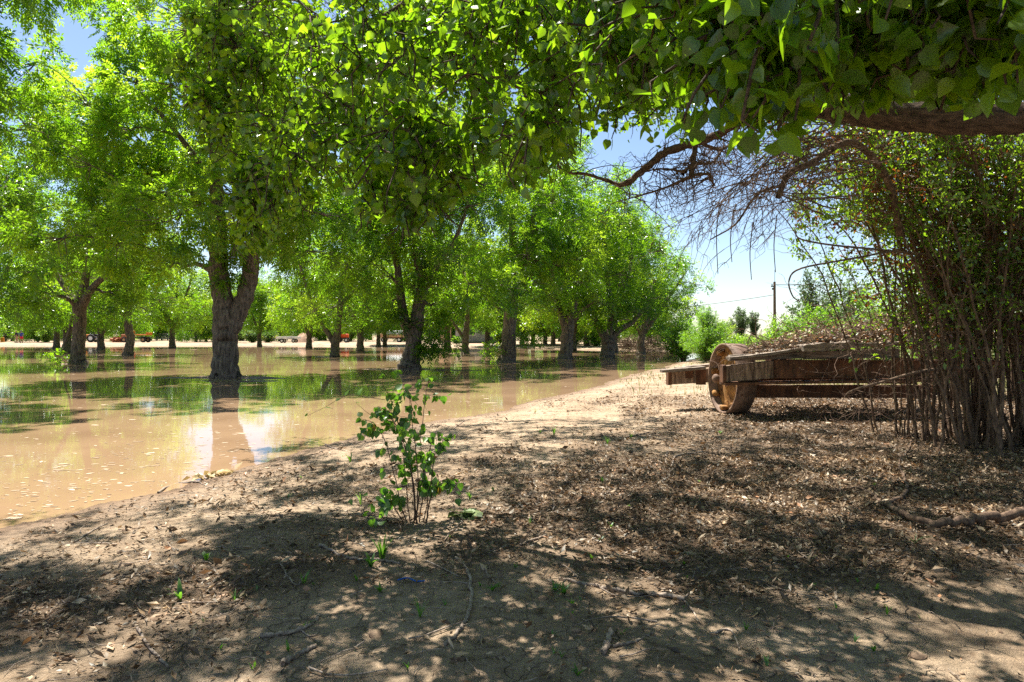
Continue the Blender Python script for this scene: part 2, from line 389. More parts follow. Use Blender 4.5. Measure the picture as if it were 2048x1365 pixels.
    ce = N.new('ShaderNodeMix'); ce.data_type = 'FLOAT'; L.new(cm.outputs[0], ce.inputs[0]); ce.inputs[2].default_value = 1.0; L.new(cr.outputs[0], ce.inputs[3])
    ck = N.new('ShaderNodeMapRange'); ck.inputs[3].default_value = .55; L.new(ce.outputs[0], ck.inputs[0])
    cx = N.new('ShaderNodeMix'); cx.data_type = 'RGBA'; cx.blend_type = 'MULTIPLY'; cx.inputs[0].default_value = 1; L.new(mul.outputs[2], cx.inputs[6]); L.new(ck.outputs[0], cx.inputs[7]); L.new(cx.outputs[2], mx.inputs[6])
    h = N.new('ShaderNodeMath'); h.operation = 'MULTIPLY_ADD'; L.new(n2.outputs['Fac'], h.inputs[0]); h.inputs[1].default_value = 1.3; L.new(ce.outputs[0], h.inputs[2])
    h2 = N.new('ShaderNodeMath'); h2.operation = 'MULTIPLY_ADD'; L.new(n3.outputs['Fac'], h2.inputs[0]); h2.inputs[1].default_value = .8; L.new(h.outputs[0], h2.inputs[2])
    bp = N.new('ShaderNodeBump'); bp.inputs['Strength'].default_value = 1.0; bp.inputs['Distance'].default_value = .035; L.new(h2.outputs[0], bp.inputs['Height']); L.new(bp.outputs[0], bs.inputs['Normal'])
    o = N.new('ShaderNodeOutputMaterial'); L.new(bs.outputs[0], o.inputs[0])
    g = b.obj('ground', m); tag(g, kind='structure', label='dry cracked mud bank strewn with dead leaves', cat='ground')
    px, py = proj(np.stack([X, Y, Z], -1))
    a = g.data.attributes.new('mould', 'FLOAT', 'POINT'); a.data.foreach_set('value', (litter(X, Y)*np.where(Y > 0, 1, .7)).astype(np.float32).ravel())
    gr = np.clip((Y-15)/12, 0, 1)*np.clip((X-1.2-.26*Y)/3, 0, 1)*.9*np.clip(1.2+.8*fbm(X, Y, .9, 8, 3), .2, 1)
    a = g.data.attributes.new('green', 'FLOAT', 'POINT'); a.data.foreach_set('value', gr.astype(np.float32).ravel())
    return g

def litter(X, Y):
    """how thickly dead leaves cover the bank, 0..1"""
    X = np.asarray(X, float); Y = np.asarray(Y, float)
    sd = pond_sd(X, Y)
    d = .24+.0*X
    d = d+.85/(1+np.exp(-(X-.30*Y+.1)/.55))*np.clip((Y-3.0)/1.5, .12, 1)*np.clip((17-Y)/5, 0, 1)
    d = d+.55*np.exp(-((X-1.0)/1.6)**2-((Y-5.6)/1.3)**2)
    d = d+.65*np.exp(-((X+2.2)/1.0)**2-((Y-3.6)/.55)**2)
    d = d-.5*np.exp(-((X+.3)/.9)**2-((Y-3.3)/.45)**2)-.45*np.exp(-((X-2.4)/.9)**2-((Y-3.2)/.55)**2)
    d = d-.45*np.exp(-((X-.9)/1.6)**2-((Y-11.5)/2.3)**2)
    d = d+.26*fbm(X, Y, 2.0, 6, 3)+.34*fbm(X, Y, 5.5, 16, 3)
    d = d*np.clip((sd-.1)/1.7, 0, 1)
    return np.clip(d, 0, 1)

def build_water():
    b = Buf()
    xs = np.linspace(-260, 60, 9); ys = np.linspace(2.0, 100, 9)
    X, Y = np.meshgrid(xs, ys, indexing='ij'); V = np.stack([X, Y, 0*X], -1).reshape(-1, 3)
    i = np.arange(8)[:, None]*9; j = np.arange(8)[None]
    b.add(V, np.stack([i+j, i+9+j, i+10+j, i+j+1], -1).reshape(-1, 4))
    m, nt, N, L = newmat('muddy_water')
    geo = N.new('ShaderNodeNewGeometry')
    n = N.new('ShaderNodeTexNoise'); n.inputs['Scale'].default_value = .55; n.inputs['Detail'].default_value = 4; L.new(geo.outputs['Position'], n.inputs['Vector'])
    r = ramp(N, [(.3, (.24, .15, .085)), (.7, (.33, .215, .125))]); L.new(n.outputs['Fac'], r.inputs[0])
    mp = N.new('ShaderNodeMapping'); mp.inputs['Scale'].default_value = (1.6, 4.5, 1); L.new(geo.outputs['Position'], mp.inputs[0])
    n2 = N.new('ShaderNodeTexNoise'); n2.inputs['Scale'].default_value = 1; n2.inputs['Detail'].default_value = 3; L.new(mp.outputs[0], n2.inputs['Vector'])
    bp = N.new('ShaderNodeBump'); bp.inputs['Strength'].default_value = .05; bp.inputs['Distance'].default_value = .02; L.new(n2.outputs['Fac'], bp.inputs['Height'])
    bs = N.new('ShaderNodeBsdfPrincipled'); L.new(r.outputs[0], bs.inputs['Base Color']); bs.inputs['Roughness'].default_value = .035; bs.inputs['IOR'].default_value = 1.33
    L.new(bp.outputs[0], bs.inputs['Normal'])
    o = N.new('ShaderNodeOutputMaterial'); L.new(bs.outputs[0], o.inputs[0])
    return tag(b.obj('water', m), 'shallow brown flood water between the trees', 'water', kind='structure')
# ------------------------------------------------------------------ pecan trees
def pinnate(buf, P, D, L, nleaf, tint, wid=.36, droop=.25):
    """compound leaves: base P (N,3), direction D, length L (N,), leaflets in pairs + tip"""
    N = len(P); D = nrm(D)
    up = nrm(np.array([-.15, .1, 1.])+.38*rng.standard_normal((N, 3)))
    S = nrm(np.cross(D, up)); U = np.cross(S, D)
    K = nleaf
    t = np.concatenate([np.repeat(np.linspace(.22, .92, (K-1)//2), 2), [1.0]])
    sg = np.concatenate([np.tile([-1, 1], (K-1)//2), [0]])
    ang = np.where(sg == 0, 0, .95)
    B = P[:, None]+D[:, None]*(t[None, :, None]*L[:, None, None])+np.array([0, 0, -1.])*(droop*t[None, :, None]**2*L[:, None, None])
    ld = D[:, None]*np.cos(ang)[None, :, None]+S[:, None]*(np.sin(ang)*sg)[None, :, None]+U[:, None]*(.25*rng.standard_normal((N, K, 1)))+np.array([0, 0, -.18])
    ld = nrm(ld)
    ll = L[:, None]*rng.uniform(.34, .46, (N, K))*(1-.25*np.abs(t-.6))[None]
    pw = nrm(np.cross(ld, U[:, None]+.5*rng.standard_normal((N, K, 3))))*(ll*wid*.5)[..., None]
    mid = B+ld*(ll*.45)[..., None]
    tip = B+ld*ll[..., None]+np.array([0, 0, -1.])*(ll*.12)[..., None]
    V = np.stack([B, mid-pw, tip, mid+pw], 2).reshape(-1, 3)
    Q = np.arange(N*K*4).reshape(-1, 4)
    buf.add(V, Q, tq=np.repeat(tint, K)+.06*rng.standard_normal(N*K))

def pecan(limbs, cc, cr, nlobe=30, nclump=11, nl=26, K=9, L=.36, holes=1.0, extra=None, seed=1, trunk_k=14, low=None, wid=.38, skirt=10):
    """limbs: list of (pts (n,3) local, radii). cc/cr crown centre/radii. Returns (trunk Buf, crown Buf)."""
    global rng
    keep = rng; rng = np.random.default_rng(seed)
    tb = Buf(); cb = Buf(); nodes = []; nr = []
    for i, (pts, rad) in enumerate(limbs):
        n = max(6, int(len(pts)*5)); p = spline(pts, n); r = np.interp(np.linspace(0, 1, n), np.linspace(0, 1, len(rad)), rad)
        if i > 0 or True: p[2:-1] += .07*r[2:-1, None]*rng.standard_normal((n-3, 3))
        tb.tubes(p, r, trunk_k if r[0] > .15 else 8, bump=.025)
        lo = n//2 if i == 0 else n//5
        nodes.append(p[lo:]); nr.append(r[lo:])
    nodes = np.concatenate(nodes); nr = np.concatenate(nr)
    cc = np.array(cc, float); cr = np.array(cr, float)
    d = rdir(nlobe*3); f = rng.uniform(.40, .98, nlobe*3)[:, None]
    lob = cc+d*f*cr
    # keep lobes apart
    sel = []
    for p in lob:
        if all(np.linalg.norm((p-lob[q])/1.0) > .24*cr.mean() for q in sel[-60:]) if sel else True:
            sel.append(len(sel)) ; lob[len(sel)-1] = p
        if len(sel) >= nlobe: break
    lob = lob[:len(sel)]
    lr = rng.uniform(.19, .33, len(lob))*cr.mean()
    # a skirt of hanging boughs round the foot of the crown
    if skirt:
        a = np.linspace(0, 2*np.pi, skirt, endpoint=False)+rng.uniform(-.25, .25, skirt); q = rng.uniform(.45, .86, skirt)
        zz = cc[2]-cr[2]*rng.uniform(.62, .98, skirt)
        lob = np.vstack([lob, np.stack([cc[0]+cr[0]*q*np.cos(a), cc[1]+cr[1]*q*np.sin(a), zz], -1)]); lr = np.concatenate([lr, rng.uniform(.14, .24, skirt)*cr.mean()])
    if extra is not None:
        lob = np.vstack([lob, np.array([e[:3] for e in extra])]); lr = np.concatenate([lr, [e[3] for e in extra]])
    ordr = np.argsort([np.min(np.linalg.norm(nodes-l, axis=1)) for l in lob])
    Pl = []; Dl = []; Tl = []
    for q in ordr:
        c = lob[q]; R = lr[q]
        dd = np.linalg.norm(nodes-c, axis=1)+np.maximum(0, nodes[:, 2]-c[2])*.9; k = int(np.argmin(dd)); a = nodes[k]; r0 = min(nr[k]*.6, .09+.05*cr.mean()/5)
        mid = (a+c)/2+np.array([0, 0, .12*np.linalg.norm(c-a)])+.08*rng.standard_normal(3)
        p = spline([a, mid, c], 7); r = np.linspace(r0, .018, 7)
        p[1:-1] += .05*rng.standard_normal((5, 3)); tb.tubes(p, r, 6)
        nodes = np.vstack([nodes, p[2:]]); nr = np.concatenate([nr, r[2:]])
        nc = max(3, int(nclump*(R/1.3)**2*rng.uniform(.75, 1.25)))
        cl = c+rdir(nc)*(R*rng.uniform(.35, 1.0, nc)**.6)[:, None]*np.array([1.1, 1.1, .85])
        P0 = np.repeat(p[-2][None], nc, 0)
        tw = np.stack([P0, (P0+cl)/2+.1*rng.standard_normal((nc, 3)), cl], 1)
        tb.tubes(tw, np.tile([.016, .012, .005], (nc, 1)), 4)
        n = nc*nl
        ci = np.repeat(np.arange(nc), nl)
        base = cl[ci]+rdir(n)*(.27*rng.uniform(0, 1, n)**.5)[:, None]*max(.8, L/.38)
        out = nrm(base-c)*.6+nrm(base-cl[ci])*.7+.45*rng.standard_normal((n, 3))+np.array([0, 0, -.12])
        Pl.append(base); Dl.append(out)
        lobt = .16*rng.standard_normal()
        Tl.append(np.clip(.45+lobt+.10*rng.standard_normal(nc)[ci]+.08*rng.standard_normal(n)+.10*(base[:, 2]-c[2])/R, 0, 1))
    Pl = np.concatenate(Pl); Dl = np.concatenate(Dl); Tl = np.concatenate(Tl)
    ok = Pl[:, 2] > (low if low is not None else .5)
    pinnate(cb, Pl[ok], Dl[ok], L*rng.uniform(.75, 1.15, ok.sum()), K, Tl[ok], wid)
    rng = keep
    return tb, cb

def loc_limb(base, d, pts):
    """pts: (px,py,width_px, depth offset) -> local points & radii"""
    P = []; R = []
    for q in pts:
        dz = q[3] if len(q) > 3 else 0
        P.append(at(q[0], q[1], d+dz)-base); R.append(q[2]/F*d*.5)
    return np.array(P), np.array(R)

TREES = []
def ridge_for(x, y, z=.05, sx=3.2, sy=.30): RIDGES.append((x, y, sx, sy, z))
GROUP_P = 'pecan trees standing in the flooded orchard'
def add_pecan(px, py, limbs_px, label, H=12.5, R=5.4, cb_=2.6, seed=1, ridge=.05, off=(0, 0), spread_top=None, **kw):
    b = gp(px, py, .0); d = b[1]
    if ridge: ridge_for(b[0], b[1], ridge, rng.uniform(2.2, 4.5), rng.uniform(.3, .45))
    limbs = [loc_limb(b, d, l) for l in limbs_px]
    # flare of the root collar and a foot below the mud
    p0, r0 = limbs[0]; p0 = np.vstack([p0[0]+[0, 0, -.25], p0]); r0 = np.concatenate([[r0[0]*1.08], r0]); limbs[0] = (p0, r0)
    if 'up' in kw:
        for (k, dx, dy, h, r) in kw.pop('up'):
            e = limbs[k][0][-1]; rr = limbs[k][1][-1]
            limbs.append((np.array([e, e+[dx*.4, dy*.4, (h-e[2])*.45], [e[0]+dx, e[1]+dy, h]]), np.array([rr*.95, rr*.6, r])))
    tb, cbf = pecan(limbs, (off[0], off[1], (H+cb_)/2), (R, R, (H-cb_)/2), seed=seed, **kw)
    t = thing('pecan_tree', b, label, 'tree', GROUP_P)
    tb.obj('trunk', M['bark'], t); cbf.obj('crown', M['pecan'], t)
    TREES.append(t)
    return t
# ------------------------------------------------------------------ the orchard, nearest first
add_pecan(452, 756, [[(452, 756, 58), (451.5, 749, 54), (451, 738, 51), (450, 690, 48), (450, 650, 50), (446, 610, 40), (438, 540, 38), (434, 450, 34), (432, 380, 27), (428, 290, 20), (424, 190, 15), (420, 90, 10)],
                     [(455, 668, 38), (470, 640, 37), (487, 600, 34), (500, 545, 32), (512, 480, 26, -.4), (535, 400, 20, -.9), (560, 310, 14, -1.4), (590, 210, 9, -2)],
                     [(436, 470, 18), (410, 420, 15, .5), (360, 360, 12, 1), (290, 300, 8, 1.5)],
                     [(433, 390, 15), (400, 330, 13, -.5), (340, 250, 9, -1.2), (270, 170, 6, -1.6)]],
          'large forked pecan, the nearest trunk to the camera, on a mud strip in the water', H=14.2, R=5.6, cb_=4.0, seed=11, ridge=.07,
          nlobe=40, nclump=12, nl=23, K=11, L=.40, off=(-.7, 0),
          extra=[(.5, -.3, 4.6, .55), (.2, -.4, 3.7, .4), (.35, -.35, 5.4, .5), (-4.6, .5, 6.4, 1.3), (-3.6, -1, 4.6, 1.1), (-2.5, 1.0, 4.0, .9), (1.9, .4, 5.0, .9), (-5.2, 0, 8.8, 1.2), (2.6, 0, 7, 1.3)], low=2.6)
add_pecan(820, 739, [[(818, 739, 48), (822, 722, 39), (826, 690, 33), (834, 640, 27), (840, 600, 24), (845, 565, 23), (838, 520, 20), (824, 480, 17), (815, 430, 14), (805, 360, 9)],
                     [(826, 690, 22), (812, 650, 20), (802, 600, 17), (796, 540, 14), (780, 480, 10)],
                     [(843, 575, 15), (870, 540, 12, -.5), (905, 490, 9, -1), (930, 430, 6, -1.5)]],
          'leafy pecan whose low sprays hang down the right of its leaning trunk', H=12.8, R=5.0, cb_=3.2, seed=12, ridge=.06,
          nlobe=34, nclump=11, nl=23, K=9, L=.42,
          extra=[(.9, -.5, 1.5, .5), (.75, -.5, 2.1, .6), (1.1, -.4, 2.7, .7), (-.55, -.5, 2.2, .5), (-.75, -.4, 3.0, .75), (1.3, -.4, 3.6, .9), (1.6, -.3, 1.2, .42), (1.0, -.6, 1.05, .35), (-.9, -.4, 4.0, .9), (.3, -.8, 4.6, .9), (.2, -.9, 3.5, .45)], low=.35)
add_pecan(1012, 725, [[(1012, 726, 40), (1016, 710, 32), (1018, 660, 27), (1023, 600, 25), (1027, 555, 24), (1027, 500, 17), (1024, 430, 13), (1020, 350, 8)],
                      [(1026, 570, 17), (1048, 530, 15), (1062, 470, 12), (1072, 400, 8)],
                      [(1013, 625, 6), (985, 608, 5, -.3), (965, 590, 3, -.6)]],
          'pecan with a tall straight thick trunk and one little spray beside its foot', H=12.6, R=5.4, cb_=3.6, seed=13, ridge=.05,
          nlobe=34, nclump=11, nl=20, K=9, L=.43, extra=[(-1.0, -.8, .75, .42), (1.2, -.5, 1.6, .5), (.5, -.8, 4.4, .8), (-.6, -.6, 4.2, .8)], low=.3)
add_pecan(155, 728, [[(156, 729, 34), (156, 712, 26), (158, 660, 23), (162, 610, 25), (170, 560, 15), (180, 500, 12), (185, 420, 9), (188, 330, 6)],
                     [(163, 615, 17), (190, 570, 13, -.5), (230, 540, 9, -1)],
                     [(158, 620, 12), (140, 600, 10, -.4), (110, 590, 7, -.8)],
                     [(160, 612, 12), (120, 560, 10, .6), (80, 480, 8, 1), (60, 400, 6, 1.2)]],
          'dark pecan at the left with a split reddish bark strip and spreading head', H=12.8, R=5.0, cb_=2.9, seed=14, ridge=.05,
          nlobe=34, nclump=11, nl=20, K=9, L=.43, extra=[(-.7, -.3, .35, .2), (-2.6, -.4, 3.4, .9), (2.2, -.4, 3.5, .9)], low=.15)
add_pecan(1130, 718, [[(1130, 719, 34), (1132, 705, 26), (1134, 670, 25), (1140, 640, 22), (1148, 600, 17), (1155, 555, 13), (1162, 490, 10), (1166, 420, 7)],
                      [(1134, 668, 16), (1122, 630, 13), (1108, 580, 10), (1100, 520, 7)],
                      [(1146, 645, 10), (1160, 625, 8, -.5), (1185, 605, 5, -1)]],
          'pecan with a stout trunk splitting low into two upright stems', H=12.2, R=5.2, cb_=2.9, seed=15, nlobe=32, nclump=10, nl=19, K=7, L=.46, extra=[(.6, -.5, 3.6, .7), (-.8, -.3, 3.0, .7)], low=1.2)
add_pecan(1215, 714, [[(1215, 715, 32), (1216, 700, 27), (1216, 680, 28), (1220, 660, 14), (1222, 620, 12), (1215, 560, 9), (1210, 480, 6)],
                      [(1213, 682, 16), (1200, 660, 13), (1186, 630, 9), (1175, 590, 7)],
                      [(1220, 682, 15), (1240, 660, 12), (1270, 640, 9), (1300, 600, 7)],
                      [(1217, 678, 13), (1234, 630, 11, .5), (1255, 560, 8, 1), (1265, 480, 6, 1.3)]],
          'short wide trunked pecan opening like a vase just above the water', H=12.0, R=5.0, cb_=2.5, seed=16, nlobe=34, nclump=11, nl=19, K=7, L=.46, extra=[(0, -.8, 2.6, .9), (-1.2, -.6, 2.4, .6)], low=1.6)
add_pecan(1282, 709, [[(1282, 710, 20), (1282, 700, 16), (1282, 680, 15), (1288, 655, 13), (1300, 620, 10), (1310, 560, 7)],
                      [(1284, 675, 9), (1300, 650, 9), (1335, 600, 7), (1365, 555, 4)],
                      [(1283, 675, 8), (1272, 640, 8), (1265, 590, 6)]],
          'rightmost pecan of the grove, its crown edge open to the sky', H=10.6, R=5.3, cb_=2.2, seed=17, nlobe=30, nclump=9, nl=19, K=7, L=.46, extra=[(4.2, 0, 5.2, .8), (3.6, 0, 6.4, .9)], low=1.6)
add_pecan(669, 714, [[(669, 715, 22), (670, 705, 18), (671, 685, 17), (677, 650, 12), (681, 610, 11), (684, 540, 8), (688, 450, 5)],
                     [(668, 688, 11), (650, 655, 10), (632, 620, 9), (618, 590, 7), (600, 530, 5)],
                     [(682, 610, 7), (705, 585, 6), (740, 565, 4)]],
          'pecan with an even V shaped fork between the big tree and the leafy one', H=11.6, R=5.2, cb_=2.7, seed=18, nlobe=32, nclump=10, nl=19, K=7, L=.46, low=2.3)
add_pecan(256, 711, [[(255, 712, 22), (258, 700, 18), (261, 680, 15), (256, 650, 15), (255, 630, 14), (262, 605, 9), (265, 570, 7), (270, 500, 5)],
                     [(255, 632, 10), (246, 612, 9), (238, 595, 7), (225, 560, 5)]],
          'pecan with a crooked bending trunk left of the big forked tree', H=11.4, R=5.0, cb_=2.8, seed=19, nlobe=30, nclump=10, nl=18, K=7, L=.46, low=2.4)
add_pecan(931, 708, [[(931, 709, 18), (931, 700, 15), (932, 670, 13), (934, 640, 10), (936, 610, 8), (938, 550, 6)],
                     [(929, 680, 7), (918, 662, 7), (906, 645, 6), (895, 620, 4)]],
          'slim pecan throwing one low limb to the left in front of the grey building', H=10.8, R=4.8, cb_=2.7, seed=20, nlobe=28, nclump=9, nl=17, K=7, L=.47, low=1.6)

# trees farther back share three crowns between them, each with its own fork
def variant(seed, H, R, cbs, fork, **kw):
    r = np.random.default_rng(seed)
    tr = [(np.array([[0, 0, -.3], [0, 0, .05], [.03, 0, .9], [.05, 0, fork]]), np.array([.43, .40, .31, .29]))]
    for k, a in enumerate(np.linspace(0, 2*np.pi, 4)[:-1]+r.uniform(0, 1)):
        s = r.uniform(.25, .45)*H*.5
        tr.append((np.array([[.04, 0, fork-.25], [.35*s*np.cos(a), .35*s*np.sin(a), fork+H*.16], [s*np.cos(a), s*np.sin(a), H*.62], [1.2*s*np.cos(a), 1.2*s*np.sin(a), H*.84]]), np.array([.22, .17, .10, .04])))
    return pecan(tr, (0, 0, (H+cbs)/2), (R, R, (H-cbs)/2), seed=seed, **kw)
VAR = []
for sd, fk, cbs, lo in ((31, 1.9, 2.5, 2.25), (32, 1.5, 2.5, 2.25), (33, 2.2, 2.5, 2.25), (36, 1.3, 1.0, .5), (37, 1.5, .9, .4)):
    tb, cbf = variant(sd, 11.4, 5.2, cbs, fk, nlobe=34, nclump=9, nl=17, K=7, L=.58, low=lo, wid=.36, skirt=14)
    VAR.append((tb.mesh('trunk', M['bark']), cbf.mesh('crown', M['pecan'])))
def add_variant(k, px, py, label, sc=1.0, rz=0.0, group=GROUP_P, far=False, z=0.0, ridge=.04, cat='tree', name='pecan_tree'):
    b = gp(px, py, z)
    if z: b[2] = z
    elif ridge: ridge_for(b[0], b[1], ridge, 3, .4)
    t = thing(name, b, label, cat, group, rz); t.scale = (sc, sc, sc)
    me_t, me_c = VAR[k]
    a = bpy.data.objects.new('trunk', me_t); COL.objects.link(a); a.parent = t
    c = bpy.data.objects.new('crown', me_c); COL.objects.link(c); c.parent = t
    TREES.append(t); return t
add_variant(1, 133, 705, 'pecan with two diverging stems just behind the dark left tree', .98, .4)
add_variant(0, 113, 697.5, 'slim pecan peeping out left of the two stemmed tree', .92, 1.7)
add_variant(1, 202, 699.5, 'V forked pecan in front of the orange machine with white rims', .95, 2.5)
add_variant(2, 345, 696, 'pecan alone near the far bank between the crooked tree and the big fork', .96, 3.4)
add_variant(0, 519, 693, 'thin pecan before the yellow flowering bushes', .82, 4.4)
add_variant(1, 618, 697, 'forked pecan before the pale heap and trailers', .92, 5.2)
add_variant(2, 720, 703, 'pecan leaning left beside the bright orange tractor', .94, 0.9)
add_variant(0, 757, 693.5, 'left of a close pair of slender pecans by the tan canopy truck', .8, 2.2)
add_variant(2, 770, 693, 'right of a close pair of slender pecans by the tan canopy truck', .78, 3.0)
add_variant(0, 895, 700, 'upright pecan with pale lit bark left of the grey building', 1.0, 3.9)
add_variant(2, 974, 695, 'twin stemmed pecan against the grey building wall', .92, 5.7)
add_variant(1, 1145, 703, 'pecan half hidden behind the stout two stemmed trunk', .98, 1.2)
add_variant(0, 1106, 696, 'small pecan stub just left of the stout two stemmed trunk', .82, .1)
add_variant(2, 1174, 697, 'bare stemmed pecan showing between the two stemmed tree and the vase shaped one', .94, 2.8)
add_variant(0, 1044, 694, 'distant pecan close behind the tall straight trunk', .9, 4.9)
add_variant(1, 1066, 693.5, 'thin distant pecan in the bright gap right of the straight trunk', .78, 4.0)
add_variant(2, 1090, 693, 'distant pecan at the middle of the bright gap', .84, .6)
add_variant(1, 1228, 703, 'pecan hidden behind the vase shaped one, its crown filling the gap', .98, 3.3)
add_variant(0, -40, 712, 'pecan leaning in from the left edge of the frame', 1.12, 2.0)
# out beyond the far bank, on dry land
FB = 'pecan trees beyond the far bank'
far_spots = [(-70, 99, .85), (25, 118, .8), (92, 104, .8), (168, 122, .9), (245, 110, .85), (300, 126, .9), (392, 104, .62), (412, 112, .66), (432, 106, .6), (482, 124, .95), (560, 116, .9), (640, 124, .95), (700, 112, .85), (812, 112, .9), (860, 124, .95), (1010, 124, .95), (1120, 112, .95), (1195, 84, .85), (1232, 100, 1.0), (1300, 92, .8)]
names = ['round pale pecan at the far left beyond the fence', 'pecan above the two people on the far bank', 'pecan behind the slim left tree', 'pecan over the orange machine with white rims', 'pecan above the rusty scrap pile', 'pecan shading the rusty flatbed truck',
         'first of three short pecans left of the big trunk', 'middle of three short pecans left of the big trunk', 'last of three short pecans, touching the big trunk', 'pecan behind the yellow flowering bushes', 'pecan between flowering bushes and pale trailers', 'pecan over the tan heap',
         'pecan behind the bright orange tractor', 'pecan hidden behind the leafy leaning tree', 'pecan left of the pinkish wall', 'pecan rising over the grey building roof', 'distant pecan over the bright gap', 'pecan on the dry bank left of the brush heap', 'pecan farther back behind the vase shaped tree', 'pecan behind the white roofed house']
for i, (px, d, s) in enumerate(far_spots):
    z = .3
    add_variant(3+i % 2, px, HY+(CH-z)*F/d, names[i], s, i*1.37, FB, z=z)
# a second, unbroken belt of orchard closes the view behind them; nothing tells these apart
for i, px in enumerate(np.linspace(-150, 1300, 30)):
    d = 148+22*math.sin(i*2.3); z = .3
    add_variant(3+i % 2, px+14*math.sin(i*5.1), HY+(CH-z)*F/d, 'far pecan in the unbroken row of trees that closes the view', 1.0+.12*math.sin(i*1.7), i*2.1, 'pecan trees in the row closing the view', z=z)
# a crown reaching in at the top left from a tree that stands outside the frame
t = thing('pecan_tree', (-15.6, 14.2, 0), 'pecan standing outside the frame whose leaves hang in at the top left corner', 'tree', GROUP_P)
tb, cbf = variant(35, 13.2, 5.6, 6.2, 3.0, nlobe=30, nclump=10, nl=26, K=11, L=.36, low=6.0)
tb.obj('trunk', M['bark'], t); cbf.obj('crown', M['pecan'], t); ridge_for(-15.6, 14.2, .05, 3, .4)
# ------------------------------------------------------------------ ground, water
# extra low ridges between the rows that show as mud strips
for (px, py, sx, z) in ((260, 727, 6, .02), (480, 762, 2.6, .05), (640, 716, 6, .02), (900, 742, 3.5, .03), (1130, 727, 5, .025), (1240, 720, 3, .03), (330, 700, 10, .02), (700, 725, 5, .0)):
    g = gp(px, py); ridge_for(g[0], g[1], z, sx, .3)
ground = build_ground()
water = build_water()

def grounded(px, py):
    """point of the ground seen at a pixel"""
    z = .15
    for _ in range(4):
        p = gp(px, py, z); z = ground_z(p[0], p[1])
    p = gp(px, py, z); p[2] = z
    return p

# floating chips and foam flecks on the water
def floating():
    b = Buf(); n = 9000
    px = rng.uniform(-60, 1420, n); py = HY+8+(rng.uniform(0, 1, n)**1.25)*390
    d = CH*F/(py-HY); X = (px-1024)/F*d; Y = d
    dens = fbm(X, Y*1.6, .9, 21, 3)+.5*fbm(X, Y*3, 3, 22, 2)
    ok = (pond_sd(X, Y) < -.12) & (dens > rng.uniform(-.35, .5, n)); X, Y = X[ok], Y[ok]; n = len(X)
    s = np.exp(rng.normal(-4.6, .5, n))*(1+.055*Y); a = rng.normal(0, .5, n)
    k = 6; th = np.linspace(0, 2*np.pi, k, endpoint=False)
    r = rng.uniform(.5, 1.15, (n, k))
    lx = np.cos(th)*r*s[:, None]*1.7; ly = np.sin(th)*r*s[:, None]*.75
    VX = X[:, None]+lx*np.cos(a)[:, None]-ly*np.sin(a)[:, None]; VY = Y[:, None]+lx*np.sin(a)[:, None]+ly*np.cos(a)[:, None]
    V = np.stack([VX, VY, .003+.002*rng.uniform(0, 1, (n, k))], -1)
    o = np.arange(n)[:, None]*k
    Q = np.concatenate([o+[0, 1, 2, 3], o+[0, 3, 4, 5]]); tt = rng.uniform(.1, 1, n)
    b.add(V.reshape(-1, 3), Q, tq=np.concatenate([tt, tt]))
    return tag(b.obj('floating_debris', M['foam'], smooth=False), 'pale bark chips and foam flecks drifting on the brown water', 'debris', kind='stuff')
floating()

# dead leaves: small curled blades
def leaf_litter():
    b = Buf()
    X = []; Y = []
    for (n, x0, x1, y0, y1) in ((150000, -3.6, 8.2, 2.2, 7.5), (110000, -3, 12, 7.5, 15), (14000, 0, 16, 15, 26)):
        x = rng.uniform(x0, x1, n); y = rng.uniform(y0, y1, n)
        k = (np.abs(x/y) < .82) & (rng.uniform(0, 1, n) < litter(x, y)*1.0); X.append(x[k]); Y.append(y[k])
    X = np.concatenate(X); Y = np.concatenate(Y); n = len(X)
    Z = height(X, Y)
    ln = np.minimum(np.exp(rng.normal(-3.72, .45, n)), .065)*(1+.055*Y); wd = ln*rng.uniform(.16, .55, n)
    a = rng.uniform(0, 2*np.pi, n); tl = rng.normal(0, .35, n); cu = rng.uniform(-.4, .6, n)
    D = np.stack([np.cos(a)*np.cos(tl), np.sin(a)*np.cos(tl), np.sin(tl)], -1); S = nrm(np.cross(D, nrm(np.array([0, 0, 1.])+.5*rng.standard_normal((n, 3)))))
    U = np.cross(S, D); P = np.stack([X, Y, Z+.004+.018*rng.uniform(0, 1, n)**2+np.abs(np.sin(tl))*ln*.5], -1)
    e = lambda u, v, w_: P+D*(u*ln)[:, None]+S*(v*wd)[:, None]+U*(w_*ln)[:, None]
    V = np.stack([e(-.5, 0, cu*.2), e(-.1, -.5, cu*.35), e(.1, 0, 0), e(-.05, .5, cu*.35), e(.5, 0, cu*.3)], 1)
    o = np.arange(n)[:, None]*5
    Q = np.concatenate([o+[0, 1, 2, 3], o+[1, 4, 3, 2]])
    tt = np.clip(rng.beta(1.6, 1.7, n)+.12*fbm(X, Y, 1.4, 31, 2), 0, .97); tt = np.where(rng.uniform(0, 1, n) < .025, 1.0, tt)
    b.add(V.reshape(-1, 3), Q, tq=np.concatenate([tt, tt]))
    return tag(b.obj('leaf_litter', M['dryleaf'], smooth=False), 'dry brown leaves scattered over the bank', 'leaf litter', kind='stuff')
leaf_litter()
